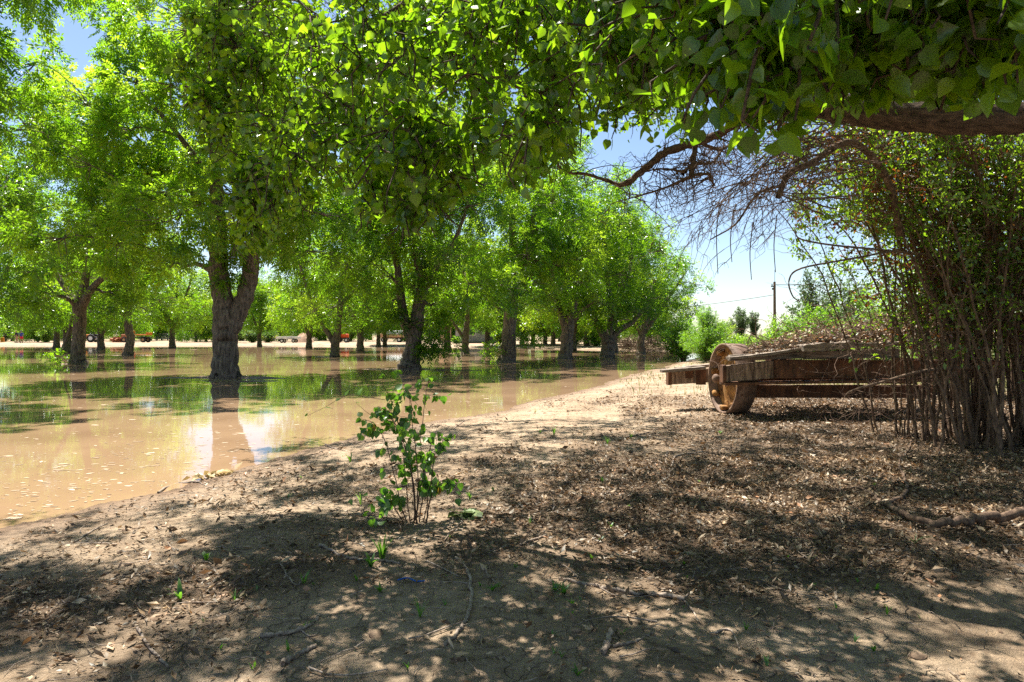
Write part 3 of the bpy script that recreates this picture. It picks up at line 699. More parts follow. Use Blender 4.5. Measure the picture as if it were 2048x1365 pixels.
def twig_litter():
    b = Buf(); n = 11000
    x = rng.uniform(-3.5, 9, n); y = 2.4+rng.uniform(0, 1, n)**1.5*12
    k = (np.abs(x/y) < .85) & (rng.uniform(0, 1, n) < .22+.6*litter(x, y)) & (pond_sd(x, y) > .1); x, y = x[k], y[k]; n = len(x)
    ln = np.exp(rng.normal(-2.5, .55, n)); a = rng.uniform(0, 2*np.pi, n); bend = rng.normal(0, .25, n)
    t = np.linspace(-.5, .5, 5)
    XX = x[:, None]+np.cos(a)[:, None]*t*ln[:, None]-np.sin(a)[:, None]*(bend*ln)[:, None]*(t**2*2); YY = y[:, None]+np.sin(a)[:, None]*t*ln[:, None]+np.cos(a)[:, None]*(bend*ln)[:, None]*(t**2*2)
    ZZ = height(x, y)[:, None]+.008+.006*np.abs(rng.standard_normal((n, 5)))
    r = np.clip(ln*.016, .0012, .005)[:, None]*np.linspace(1, .5, 5)
    b.tubes(np.stack([XX, YY, ZZ], -1), r, 4, tint=rng.uniform(0, 1, n))
    return tag(b.obj('twig_litter', M['stick']), 'thin broken twigs lying among the dead leaves', 'twigs', kind='stuff')
twig_litter()
def clods():
    b = Buf(); n = 9000
    x = rng.uniform(-5, 9, n); y = 2.4+rng.uniform(0, 1, n)**1.4*16
    sd = pond_sd(x, y); k = (np.abs(x/y) < .85) & (sd > .02) & (rng.uniform(0, 1, n) < np.where(sd < .5, 1.0, .3)); x, y = x[k], y[k]; n = len(x)
    s = np.exp(rng.normal(-4.5, .5, n)); z = height(x, y)
    oc = np.array([(1, 0, 0), (0, 1, 0), (-1, 0, 0), (0, -1, 0), (.6, .6, .5), (-.6, .6, .6), (-.6, -.6, .5), (.6, -.6, .55), (0, 0, .75)])
    V = np.stack([x, y, z], -1)[:, None]+oc[None]*s[:, None, None]*rng.uniform(.6, 1.3, (n, 9, 3))*np.array([1.2, 1.2, .8])
    q = np.array([(0, 4, 7, 7), (0, 1, 4, 4)])
    T = np.array([(0, 4, 7), (0, 1, 4), (1, 5, 4), (1, 2, 5), (2, 6, 5), (2, 3, 6), (3, 7, 6), (3, 0, 7), (4, 8, 7), (4, 5, 8), (5, 6, 8), (6, 7, 8)])
    b.add(V.reshape(-1, 3), T=(np.arange(n)[:, None, None]*9+T[None]).reshape(-1, 3), tt=np.repeat(rng.uniform(0, 1, n), 12))
    return tag(b.obj('mud_clods', noisy_mat('mud_crumb', (.15, .095, .06), (.32, .22, .14), (20, 20, 20), .95, .4, .004, 5, tintmix=.3), smooth=True), 'crumbled lumps of dried mud on the bank', 'mud', kind='stuff')
clods()

# ------------------------------------------------------------------ sticks lying on the bank
def stick(pts, r0, r1, label, forks=(), name='fallen_stick', mat='stick', lift=.9, group='sticks lying on the bank', k=7):
    """pts: pixels on the ground; r in metres"""
    W = np.array([grounded(*p[:2]) for p in pts]); 
    for i, p in enumerate(pts):
        if len(p) > 2: W[i, 2] += p[2]
    c = W.mean(0); b = Buf()
    def run(W, r0, r1):
        n = max(10, len(W)*6); P = spline(W, n); R = np.linspace(r0, r1, n)
        gz = height(P[:, 0], P[:, 1]); P[:, 2] = np.maximum(P[:, 2], gz)+R*lift
        P[1:-1] += .35*R[1:-1, None]*rng.standard_normal((n-2, 3)); b.tubes(P-c, R, k, cap=True, bump=.06)
    run(W, r0, r1)
    for (fp, a, e) in forks: run(np.array([grounded(*p) for p in fp]), a, e)
    o = b.obj(name, M[mat], loc=c); return tag(o, label, 'stick' if name == 'fallen_stick' else 'branch', group)
stick([(890, 1292), (925, 1255), (943, 1205), (940, 1160), (926, 1128), (912, 1118)], .008, .009, 'pale stick curved like a bow below the sapling', [([(940, 1168), (900, 1165), (868, 1166)], .004, .002)])
stick([(1118, 1160), (1180, 1172), (1250, 1188), (1310, 1192), (1368, 1203)], .008, .013, 'long straight grey stick lying across the lower middle of the bank', [([(1365, 1200), (1385, 1222), (1398, 1248)], .005, .003), ([(1366, 1202), (1382, 1185), (1400, 1172)], .005, .003)])
stick([(2070, 1048), (1990, 1052), (1930, 1058), (1870, 1062), (1815, 1045), (1768, 1016)], .034, .019, 'thick forked dark branch lying at the right of the bank',
      [([(1768, 1016), (1800, 1003), (1813, 985), (1806, 955), (1797, 930), (1806, 915), (1818, 900), (1828, 862)], .017, .006), ([(1768, 1018), (1745, 995), (1715, 980), (1670, 985), (1632, 978)], .013, .006)], name='fallen_branch', lift=2.1, mat='stem')
stick([(1000, 992), (1120, 985), (1260, 990), (1370, 986)], .004, .003, 'very long thin straight twig crossing the leaves behind the sapling')
stick([(640, 1093), (700, 1118), (760, 1122), (800, 1128)], .010, .007, 'rough grey stick beside the feathery weed', [([(700, 1118), (745, 1110), (770, 1098), (790, 1085)], .006, .003)])
stick([(1040, 1092), (1092, 1072)], .008, .006, 'short straight pale stick pointing up right behind the middle')
stick([(888, 1082), (905, 1064), (922, 1048)], .008, .006, 'dark short stick beside the wilted leaves')
stick([(1335, 905), (1332, 925), (1342, 945)], .010, .007, 'upright crooked dark stick at the rim of the sunlit patch')
stick([(1346, 948), (1345, 925), (1358, 912), (1405, 905)], .012, .007, 'grey hook shaped stick in front of the rusty wheel')
stick([(1128, 972), (1136, 952)], .012, .012, 'stubby bluish grey stick in the leaf litter')
stick([(1200, 996), (1210, 982), (1213, 974)], .009, .008, 'short bent stick beside a bright grass tuft')
stick([(1240, 880), (1290, 868), (1340, 852), (1378, 838)], .009, .004, 'dark branchlet running up towards the rusty wheel', [([(1290, 868), (1318, 880), (1340, 872)], .004, .002)])
stick([(560, 1130), (590, 1172), (612, 1150)], .006, .004, 'bent twig left of the curved stick')
stick([(520, 1275), (580, 1268), (620, 1252), (640, 1232)], .011, .006, 'pale forked stick on the cracked mud at lower left', [([(600, 1262), (622, 1274), (640, 1262)], .004, .002)])
stick([(565, 1332), (600, 1310), (632, 1294)], .012, .008, 'thick pale stick near the bottom edge left of centre')
stick([(275, 1260), (300, 1300), (335, 1335)], .008, .006, 'straw coloured stick slanting down in the dark lower left mulch')
stick([(120, 1190), (150, 1205), (165, 1170)], .006, .003, 'thin arched twig at the far left of the bank')
stick([(1205, 1310), (1215, 1290), (1222, 1262)], .014, .010, 'stubby brown stick standing out at the bottom middle')
stick([(1225, 1295), (1268, 1285), (1305, 1268)], .007, .004, 'dark twig right of the stubby brown stick')
stick([(1605, 1080), (1625, 1110), (1650, 1135)], .007, .004, 'slanting twig in deep shade at lower right', [([(1625, 1110), (1590, 1120), (1540, 1122)], .007, .003)])
stick([(1580, 850), (1632, 858), (1668, 868)], .012, .007, 'pale straight stick under the cart deck')
stick([(1750, 822), (1780, 842), (1815, 864)], .010, .006, 'thin pale stick with a side prong below the shrub', [([(1782, 842), (1778, 832)], .006, .004)])
stick([(316, 987), (345, 972), (380, 966), (402, 966)], .010, .010, 'dark stick reaching out of the water at the shore', [([(400, 967), (420, 976), (440, 975)], .005, .003)])
stick([(905, 860), (930, 842), (955, 838)], .006, .003, 'small twig on the shore right of the sapling')
stick([(645, 888), (665, 897), (690, 902)], .008, .004, 'twig half in the water left of the sapling')
stick([(1420, 1270), (1460, 1262), (1480, 1300)], .006, .004, 'bent twig in the dappled light at lower right of centre')
stick([(150, 1085), (190, 1060), (215, 1048)], .007, .004, 'thin stick on the sunny shore at left')
# ------------------------------------------------------------------ broad-leaved tree overhead
def heart_templates():
    out = []
    ys = np.array([0.0, .14, .42, .74, 1.0]); hw = np.array([.20, .40, .43, .22, .015]); dy = np.array([-.07, -.02, 0, 0, 0])
    for fold, curl, tw in ((.25, .18, .0), (.5, .05, .25), (.12, .4, -.3), (-.15, .25, .3), (.35, -.12, -.15)):
        V = []
        for y, h_, e in zip(ys, hw, dy):
            for s in (-1, 0, 1):
                x = s*h_; yy = y+(e if s else 0)
                z = abs(x)*fold-curl*y*y+tw*x*y
                V.append((x, yy, z))
        Q = []
        for i in range(4):
            a = i*3
            Q += [(a, a+1, a+4, a+3), (a+1, a+2, a+5, a+4)]
        out.append((np.array(V), np.array(Q)))
    return out
HEART = heart_templates()
SIMPLE = (np.array([(0, 0, 0), (-.42, .3, .08), (0, .55, -.03), (.42, .3, .08), (0, 1, -.15)]), np.array([(0, 2, 4, 1), (0, 3, 4, 2)]))
SIMPLE = (SIMPLE[0][[0, 1, 4, 3]], np.array([(0, 3, 2, 1)]))
OVATE = (np.array([(0, 0, 0), (-.27, .4, .07), (0, .5, -.02), (.27, .4, .07), (0, 1, -.16)]), np.array([(0, 2, 4, 1), (0, 3, 4, 2)]))
def put_leaves(buf, P, D, Nn, S, tint, templates, petiole=0.0):
    k = rng.integers(0, len(templates), len(P))
    Fr = frames(D, Nn)
    for i, (tv, tq) in enumerate(templates):
        s = k == i
        if s.any():
            S3 = S[s][:, None]*np.stack([rng.uniform(.85, 1.1, s.sum()), np.ones(s.sum()), rng.uniform(.6, 1.2, s.sum())], -1)
            buf.inst(tv, tq, P[s]+Fr[s][:, :, 1]*(petiole*S[s])[:, None], Fr[s], S3, tint[s])

def near_tree():
    root = np.array([5.2, 2.6, 0.0]); root[2] = ground_z(5.2, 2.6)
    tb = Buf(); nodes = []; nr = []
    def limb(pts, r, k=14, add=True, bump=.03):
        n = len(pts)*7; p = spline(pts, n); rr = np.interp(np.linspace(0, 1, n), np.linspace(0, 1, len(r)), r)
        p[2:-1] += .05*rr[2:-1, None]*rng.standard_normal((n-3, 3))
        tb.tubes(p-root, rr, k if rr[0] > .05 else 7, bump=bump)
        if add: nodes.append(p); nr.append(rr)
        return p
    fork = np.array([4.9, 2.9, 1.75])
    limb([root+[0, 0, -.3], root+[0, 0, .1], root+[-.1, .1, .8], fork], [.36, .31, .25, .23], 18, add=False)
    L1 = [fork, at(2300, 215, 3.7), at(2048, 236, 3.9), at(1900, 240, 4.0), at(1750, 226, 4.1), at(1600, 205, 4.3), at(1480, 188, 4.5), at(1400, 140, 4.7), at(1335, 92, 5.0), at(1250, 35, 5.4), at(1100, -60, 6.0)]
    limb(L1, [.17, .10, .088, .086, .085, .088, .095, .092, .08, .06, .03], 16)
    limb([fork, at(2350, 60, 2.9), at(2048, 72, 2.9), at(1850, 10, 3.0), at(1650, -120, 3.3), at(1300, -260, 3.6)], [.14, .07, .055, .05, .04, .02], 14)
    limb([at(1335, 92, 5.0), at(1190, 130, 5.2), at(1060, 165, 5.3), at(960, 138, 5.4), at(870, 128, 5.6), at(780, 190, 5.9), at(700, 240, 6.1), at(640, 312, 6.3), at(600, 375, 6.5)], [.07, .06, .055, .05, .045, .035, .03, .02, .01], 10)
    limb([at(1250, 35, 5.4), at(1050, 30, 5.6), at(900, -40, 6.0), at(760, 40, 6.3), at(600, 70, 6.6), at(430, 62, 6.9)], [.06, .05, .045, .04, .03, .012], 10)
    limb([at(890, 128, 5.5), at(885, 85, 5.3), at(860, 40, 5.1), at(810, -30, 5.0), at(740, -140, 4.8)], [.03, .032, .034, .036, .03], 9)
    limb([fork, (3.6, 2.9, 3.6), (1.6, 3.0, 4.9), (-.8, 3.2, 5.6), (-3.2, 3.4, 6.0)], [.17, .12, .09, .06, .02], 12)
    limb([fork, (4.2, 4.4, 3.6), (3.2, 6.6, 4.7), (1.8, 8.6, 5.2), (.6, 10.2, 5.0)], [.16, .12, .09, .06, .02], 12)
    limb([(3.2, 6.6, 4.7), (4.6, 8.3, 5.2), (5.8, 9.8, 5.0)], [.08, .05, .02], 9)
    limb([fork, (4.0, 1.2, 3.6), (2.6, -.6, 4.6), (1.2, -2, 5)], [.15, .11, .07, .02], 12)
    limb([(1.6, 3.0, 4.9), (0, 4.6, 5.6), (-1.8, 6.2, 6.0), (-3.2, 7.2, 6.2)], [.07, .05, .035, .015], 9)
    nodes = np.concatenate(nodes); nr = np.concatenate(nr)
    # lower edge of the foliage as the photo shows it, (px, py)
    EX = np.array([365, 385, 425, 450, 500, 560, 600, 640, 690, 740, 790, 850, 885, 930, 980, 1050, 1105, 1140, 1190, 1240, 1300, 1350, 1400, 1440, 1500, 1570, 1620, 1680, 1720, 1800, 1900, 2100])
    EY = np.array([150, 285, 330, 480, 500, 475, 420, 395, 400, 430, 455, 460, 420, 385, 370, 385, 370, 320, 255, 300, 325, 300, 262, 280, 292, 315, 300, 262, 235, 232, 225, 205])
    DM = lambda px: np.interp(px, [380, 600, 900, 1150, 1350, 1500, 2100], [4.4, 3.6, 3.0, 2.6, 1.65, 1.5, 1.45])
    C = []; R = []
    # foliage in view
    n = 0
    while n < 440:
        px = rng.uniform(375, 2140); r = rng.uniform(.20, .34)
        d = DM(px)+rng.gamma(1.7, .95)
        if px > 1330 and rng.uniform() < .35: d = DM(px)+rng.uniform(0, .45)
        if px < 640 and d > 7.4: continue
        py = rng.uniform(-130, np.interp(px, EX, EY)) if rng.uniform() < .8 else np.interp(px, EX, EY)-rng.uniform(0, 90)
        rp = r/d*F
        if d < 2.6: r *= .72; rp = r/d*F
        if py+rp*.75 > np.interp(px, EX, EY) or px-rp*.8 < np.interp(py, [-200, 0, 150, 290, 335, 500], [330, 385, 385, 395, 448, 458]): continue
        if px > 1620 and d < 4.2 and py+rp > 262: continue
        if d > 11: continue
        C.append(at(px, py, d)); R.append(r); n += 1
    # long hanging sprays that reach lowest
    for (x0, y0, w_, k, d0, d1) in ((512, 458, 40, 8, 4.8, 6.2), (535, 405, 84, 16, 4.6, 6.4), (500, 380, 36, 9, 4.9, 6.4), (440, 265, 30, 11, 4.9, 6.6), (845, 420, 60, 8, 3.6, 4.8), (780, 385, 70, 7, 3.8, 5.0), (1085, 345, 24, 4, 3.3, 4.2), (410, 210, 25, 12, 5, 6.6), (420, 90, 35, 14, 5, 6.6), (500, 150, 60, 14, 5, 6.6)):
        for _ in range(k):
            d = rng.uniform(d0, d1); r = rng.uniform(.13, .20); C.append(at(x0+rng.normal(0, w_*.6), y0+rng.normal(-14, 34), d)); R.append(r)
    for _ in range(60):
        C.append(at(rng.uniform(1625, 2090), rng.uniform(90, 186), rng.uniform(1.8, 3.0))); R.append(rng.uniform(.07, .11))
    # the rest of the crown, which shades the bank
    n = 0
    while n < 2350:
        p = np.array([rng.uniform(-7.5, 9.5), rng.uniform(-3.5, 14.2) if n < 1350 else rng.uniform(5.6, 13.8), rng.uniform(2.6, 8.4)])
        e = ((p[0]-1.0)/8.3)**2+((p[1]-5.4)/8.8)**2
        if e > 1: continue
        if p[0] > 3.2 and p[1] > 7.9: continue
        if p[0] < .3 and p[1] > 5 and p[2] < 5.2 and rng.uniform() < .5: continue
        if p[2] > 8.3-1.9*e or p[2] < 5.0-1.9*e*rng.uniform(.5, 1): continue
        gx = p[0]+.259*p[2]; gy = p[1]-.414*p[2]   # where its shadow lands
        gap = fbm(gx*np.ones(1), gy*np.ones(1), 4.4, 41, 3)[0]
        if gap < ((.02 if gx < 1 else -.36) if gy < 4.8 else -.22): continue  # crown shaped open along the sun, so flecks of light reach the bank
        r = rng.uniform(.28, .42)
        if p[1] > .4:
            px, py = proj(p); rp = r/p[1]*F*1.05
            if px > -120-rp and px < 2170+rp and py > -60-rp:
                if px-rp < np.interp(py, [-200, 0, 150, 290, 335, 500], [330, 385, 385, 395, 448, 458]): continue
                if py+rp > np.interp(px, EX, EY): continue
                if p[1] < DM(px)+.3: continue
        C.append(p); R.append(r); n += 1
    # unseen clumps added above the frame to dapple the left bank with shade
    n = 0
    while n < 165:
        gx, gy, z = rng.uniform(-4.2, -.9), rng.uniform(2.3, 5.0), rng.uniform(5.2, 7.4)
        if fbm(gx*np.ones(1), gy*np.ones(1), 4.4, 41, 3)[0] < .0: continue
        p = np.array([gx-.259*z, gy+.414*z, z]); r = rng.uniform(.26, .38)
        if HY-(z-CH)/p[1]*F+r/p[1]*F > -40: continue
        C.append(p); R.append(r); n += 1
    C = np.array(C); R = np.array(R)
    order = np.argsort([np.min(np.linalg.norm(nodes-c, axis=1)) for c in C])
    cb = Buf()
    arr = np.zeros((len(nodes)+len(C)*6, 3)); ra = np.zeros(len(arr)); m = len(nodes); arr[:m] = nodes; ra[:m] = nr
    LP = []; LD = []; LN = []; LS = []; LT = []; FR = []
    for q in order:
        c = C[q]; r = R[q]
        dd = np.linalg.norm(arr[:m]-c, axis=1)+np.maximum(0, arr[:m, 2]-c[2])*.25; k = int(np.argmin(dd)); a = arr[k]
        r0 = min(ra[k]*.7, .006+.012*np.linalg.norm(c-a)); dl = np.linalg.norm(c-a)
        mid = (a+c)/2+np.array([0, 0, .10*dl])+.06*dl*rng.standard_normal(3)
        p = spline([a, mid, c+[0, 0, .12]], 7); rr = np.linspace(r0, .0045, 7); p[1:-1] += .012*rng.standard_normal((5, 3))
        vis = c[1] > .3
        tb.tubes(p-root, rr, 6 if vis else 4)
        arr[m:m+5] = p[2:]; ra[m:m+5] = rr[2:]; m += 5
        # side twigs, then the leaves along them
        nt_ = 5; e = c+rdir(nt_)*r*rng.uniform(.6, 1.0, (nt_, 1)); st = p[-2][None]*np.ones((nt_, 1))
        tw = np.stack([st, st*.55+e*.45+[0, 0, .03]+.03*rng.standard_normal((nt_, 3)), st*.2+e*.8+.02*rng.standard_normal((nt_, 3)), e], 1)
        tb.tubes(tw-root, np.tile([.006, .005, .004, .0025], (nt_, 1)), 4)
        nl = int(rng.uniform(54, 76)); w_ = rng.integers(0, nt_, nl); t = rng.uniform(.15, 1.0, nl)
        base = np.where(t[:, None] < .5, tw[w_, 0]+(tw[w_, 1]-tw[w_, 0])*(t[:, None]*2), tw[w_, 1]+(tw[w_, 3]-tw[w_, 1])*(t[:, None]*2-1))
        base = base+rdir(nl)*rng.uniform(0, .30*r, nl)[:, None]
        D = nrm(np.array([0, 0, -.85])+.95*rng.standard_normal((nl, 3))+.35*nrm(base-c)); Nn = nrm(np.array([-.1, -.2, .6])+.9*rng.standard_normal((nl, 3)))
        LP.append(base); LD.append(D); LN.append(Nn); LS.append(rng.uniform(.030, .067, nl)); LT.append(np.clip(.45+.17*rng.standard_normal(nl)+.08*rng.standard_normal()+.5*(rng.uniform(0, 1, nl) < .03), 0, 1))
        FR.append(np.full(nl, vis and c[1] < 6.5 and (HY-(c[2]-CH)/c[1]*F) > -150))
    P = np.concatenate(LP); D = np.concatenate(LD); Nn = np.concatenate(LN); S = np.concatenate(LS); T = np.concatenate(LT); fr = np.concatenate(FR)
    # nothing hangs in front of the lens or under the lower edge
    px, py = proj(P); inv = (P[:, 1] > .2) & (px > -80) & (px < 2130) & (py > -40)
    bad = (inv & ((py+S/np.maximum(P[:, 1], .2)*F*.6 > np.interp(px, EX, EY)+12) | (P[:, 1] < np.minimum(DM(px)-.35, 1.35)))) | ((P[:, 1] < 1.2) & (np.linalg.norm(P-[0, 0, CH], axis=1) < 1.3))
    P, D, Nn, S, T, fr = P[~bad], D[~bad], Nn[~bad], S[~bad], T[~bad], fr[~bad]
    P = P-root
    put_leaves(cb, P[fr], D[fr], Nn[fr], S[fr], T[fr], HEART, .25)
    put_leaves(cb, P[~fr], D[~fr], Nn[~fr], S[~fr]*1.12, T[~fr], [SIMPLE], .2)
    # petioles of the leaves in view
    pf = P[fr]; df = nrm(D[fr]); n = len(pf)
    back = -df*.35+np.array([0, 0, .6])+.3*rng.standard_normal((n, 3)); pe = np.stack([pf+nrm(back)*.03, pf+nrm(back)*.012+df*.002, pf+df*.25*S[fr][:, None]], 1)
    cb.tubes(pe, np.tile([.0011, .001, .001], (n, 1)), 3, tint=.9)
    t = thing('overhanging_tree', root, 'broad leafed tree whose boughs hang over the bank from the right', 'tree')
    tb.obj('trunk', M['bark2'], t); cb.obj('crown', M['broad'], t)
    # its dead lower bough, bare of leaves
    db = Buf()
    def dlimb(pts, r, k=8):
        n = len(pts)*6; p = spline(pts, n); rr = np.interp(np.linspace(0, 1, n), np.linspace(0, 1, len(r)), r); p[1:-1] += .16*rr[1:-1, None]*rng.standard_normal((n-2, 3))
        db.tubes(p-root, rr, k, bump=.07); return p
    d = 5.0
    ps = [dlimb([at(1590, 200, 4.4), at(1510, 228, 4.7), at(1430, 272, d), at(1388, 288, d), at(1335, 303, d), at(1290, 338, d), at(1258, 364, d), at(1236, 371, d)], [.03, .03, .03, .031, .03, .026, .022, .016], 10),
          dlimb([at(1240, 371, d), at(1215, 362, d), at(1170, 349, d+.1), at(1125, 341, d+.1), at(1112, 310, d+.2), at(1104, 275, d+.2), at(1092, 245, d+.3)], [.014, .013, .012, .010, .009, .007, .004]),
          dlimb([at(1390, 288, d), at(1387, 320, d-.05), at(1382, 354, d-.1)], [.02, .019, .02], 9),
          dlimb([at(1382, 355, d-.1), at(1350, 368, d-.1), at(1300, 386, d), at(1230, 405, d+.1)], [.011, .009, .007, .003]),
          dlimb([at(1382, 352, d-.1), at(1415, 348, d-.2), at(1422, 362, d-.2), at(1430, 372, d-.2)], [.012, .011, .009, .006]),
          dlimb([at(1372, 345, d-.1), at(1345, 340, d), at(1318, 338, d), at(1290, 345, d)], [.010, .008, .006, .003]),
          dlimb([at(1400, 285, d), at(1440, 300, d+.2), at(1470, 285, d+.4), at(1500, 300, d+.5)], [.014, .012, .009, .005]),
          dlimb([at(1365, 348, d), at(1385, 330, d+.2), at(1425, 325, d+.3), at(1450, 290, d+.4)], [.012, .012, .011, .006])]
    for p in ps:
        for _ in range(int(5+len(p)*.45)):
            a = p[rng.integers(2, len(p))]
            twig(db, a-root, nrm(np.array([rng.normal(0, 1), rng.normal(0, .5), rng.normal(-.15, .8)])), rng.uniform(.12, .42), .0042, 2)
    db.obj('dead_bough', M['deadtwig'], t)
    return t
def twig(b, p, dr, ln, r, depth, droop=.05):
    n = 6; pts = [np.array(p)]; d = np.array(dr)
    for i in range(n-1):
        d = nrm(d+.28*rng.standard_normal(3)+np.array([0, 0, -droop])); pts.append(pts[-1]+d*ln/(n-1))
    pts = np.array(pts); b.tubes(pts, np.linspace(r, max(r*.4, .0009), n), 4 if r < .006 else 6)
    if depth > 0:
        for _ in range(rng.integers(2, 5)):
            i = rng.integers(1, n); s = nrm(np.cross(d, rng.standard_normal(3)))
            twig(b, pts[i], nrm(pts[i]-pts[i-1]+s*rng.uniform(.6, 1.3)), ln*rng.uniform(.3, .62), max(r*.6, .0012), depth-1, droop)
    return pts
near = near_tree()

# ------------------------------------------------------------------ thicket at the right
def thicket():
    c = np.array([6.05, 8.6, 0.0]); c[2] = ground_z(c[0], c[1])
    sb = Buf(); db = Buf(); fb = Buf()
    LP = []; LT = []; LD = []
    stems = []
    for i in range(125):
        u = rng.uniform(0, 1)
        bx = 4.95+2.35*rng.uniform(0, 1)**.9; by = 8.5+rng.normal(0, .42)
        base = np.array([bx, by, ground_z(bx, by)-.05])
        lean = rng.normal(-.24, .22) if u < .62 else rng.normal(.02, .2)
        arch = i < 18
        if arch: lean = rng.uniform(-.85, -.45); base[0] = rng.uniform(5.5, 6.6)
        h = rng.uniform(3.6, 5.4); ly = rng.normal(0, .22)
        top = base+np.array([lean*h*.9, ly*h, h*(1-.22*abs(lean))])
        if arch: m1 = base+np.array([lean*h*.06, ly*h*.2, h*.42]); m2 = base+np.array([lean*h*.34, ly*h*.6, h*.80])
        else: m1 = base+np.array([lean*h*.16, ly*h*.25, h*.36]); m2 = base+np.array([lean*h*.48, ly*h*.6, h*.72])
        p = spline([base, m1, m2, top], 22); p[1:] += np.cumsum(.018*rng.standard_normal((21, 3)), 0)
        r = rng.uniform(.008, .034)*(1.3 if i < 30 else .8)
        sb.tubes(p-c, np.linspace(r, .004, 22), 7, bump=.05); stems.append(p)
        for j in range(rng.integers(9, 15)):
            k = rng.integers(5, 22); d0 = nrm(p[k]-p[k-1]); s = nrm(np.cross(d0, rng.standard_normal(3)))
            q = twig(sb, p[k]-c, nrm(d0*.7+s), rng.uniform(.45, 1.2), .0055, 1, .04)+c
            n = rng.integers(24, 50)
            if q[:, 2].mean() < 1.0 and rng.uniform() < .8: n = 2
            t = rng.uniform(.2, 1, n)*5; a = t.astype(int).clip(0, 4)
            LP.append(q[a]+(q[np.minimum(a+1, 5)]-q[a])*(t-a)[:, None]+.05*rng.standard_normal((n, 3)))
            brown = rng.uniform() < .24
            LT.append(np.clip((rng.uniform(0, .25, n) if brown else rng.uniform(.34, .95, n))+.05*rng.standard_normal(n), 0, 1))
    P = np.concatenate(LP); T = np.concatenate(LT); n = len(P)
    # leave the sky window and the cart end clear
    px, py = proj(P)
    keep = (rng.uniform(0, 1, n) < np.clip((P[:, 2]-.7)/1.9, .10, 1)) & ~((px < 1580) & (py > 330)) & ~((px < np.interp(py, [300, 400, 480, 560, 640, 700], [1480, 1570, 1550, 1650, 1690, 1700])) & (rng.uniform(0, 1, n) < .93)) & ~((py > 640) & (rng.uniform(0, 1, n) < .45))
    P, T = P[keep], T[keep]; n = len(P)
    D = nrm(rng.standard_normal((n, 3))+np.array([0, 0, -.5])); Nn = nrm(np.array([0, 0, .5])+.8*rng.standard_normal((n, 3)))
    put_leaves(fb, P-c, D, Nn, rng.uniform(.048, .082, n), T, [OVATE], .1)
    # low dead tangle round the foot and over the cart
    for i in range(150):
        a = np.array([rng.uniform(4.3, 7.0), rng.uniform(8.0, 9.6), rng.uniform(.25, 1.5)])
        if i > 84: a = np.array([rng.uniform(4.3, 6.2), rng.uniform(10.2, 11.2), rng.uniform(.2, .45)])
        twig(db, a-c, nrm(np.array([rng.normal(-.5, .7), rng.normal(0, .5), rng.normal(-.1, .6)])), rng.uniform(.3, .9), .005, 1, .08)
    # long bare drooping twigs that fan out to the left
    starts = [at(1705, 285, 7.2), at(1720, 330, 7.4), at(1660, 300, 7.0), at(1760, 300, 7.8), at(1690, 350, 7.3), at(1640, 250, 7.0)]
    main = spline([at(1800, 470, 8.2), at(1775, 360, 7.8), at(1705, 285, 7.4), at(1625, 325, 7.2), at(1578, 348, 7.1), at(1556, 395, 7.0)], 26)
    sb.tubes(main-c, np.linspace(.042, .03, 26), 9, bump=.07)
    b2 = spline([at(1560, 372, 7.05), at(1520, 385, 7.0), at(1498, 410, 6.9), at(1470, 450, 6.9), at(1420, 480, 6.9)], 20); sb.tubes(b2-c, np.linspace(.018, .006, 20), 7)
    b3 = spline([at(1950, 520, 8.4), at(1760, 500, 8.0), at(1660, 490, 7.6), at(1600, 478, 7.4), at(1590, 460, 7.4)], 20); sb.tubes(b3-c, np.linspace(.016, .006, 20), 6)
    b4 = spline([at(1800, 500, 8.0), at(1690, 520, 7.8), at(1600, 538, 7.6), at(1578, 562, 7.6), at(1585, 592, 7.6), at(1600, 604, 7.6)], 24); sb.tubes(b4-c, np.linspace(.014, .006, 24), 6)
    for i in range(40):
        s = starts[i % 6]+.18*rng.standard_normal(3); e = at(rng.uniform(1290, 1560), rng.uniform(395, 520), rng.uniform(6.2, 7.4))
        if i % 3 == 0: e = at(rng.uniform(1380, 1640), rng.uniform(330, 440), rng.uniform(6.2, 7.4))
        m_ = (s+e)/2+np.array([0, 0, rng.uniform(.05, .35)])
        p = spline([s, m_, e], 14); p[1:] += np.cumsum(.012*rng.standard_normal((13, 3)), 0)
        db.tubes(p-c, np.linspace(rng.uniform(.006, .011), .002, 14), 5)
        for _ in range(7):
            k = rng.integers(3, 14); d0 = nrm(p[k]-p[k-1])
            twig(db, p[k]-c, nrm(d0+np.array([0, 0, -.6])+.55*rng.standard_normal(3)), rng.uniform(.15, .5), .0036, 1, .15)
    for (x0, y0, y1) in ((1433, 470, 548), (1461, 480, 525), (1548, 490, 545), (1500, 505, 560)):
        p = spline([at(x0+6, y0-60, 6.6), at(x0, y0, 6.6), at(x0+3, y1, 6.6)], 9); db.tubes(p-c, np.linspace(.006, .004, 9), 5)
    # crossing bough in front of the deck
    p = spline([at(1945, 735, 8.3), at(1850, 742, 8.1), at(1780, 760, 8.2), at(1705, 782, 8.5), at(1690, 795, 8.6)], 20); sb.tubes(p-c, np.linspace(.022, .012, 20), 7, bump=.05)
    t = thing('leafy_thicket', c, 'tall many stemmed thicket with brown spotted leaves at the right edge', 'shrub')
    sb.obj('stems', M['stem'], t); fb.obj('foliage', M['shrubleaf'], t); db.obj('dead_twigs', M['deadtwig'], t)
thicket()

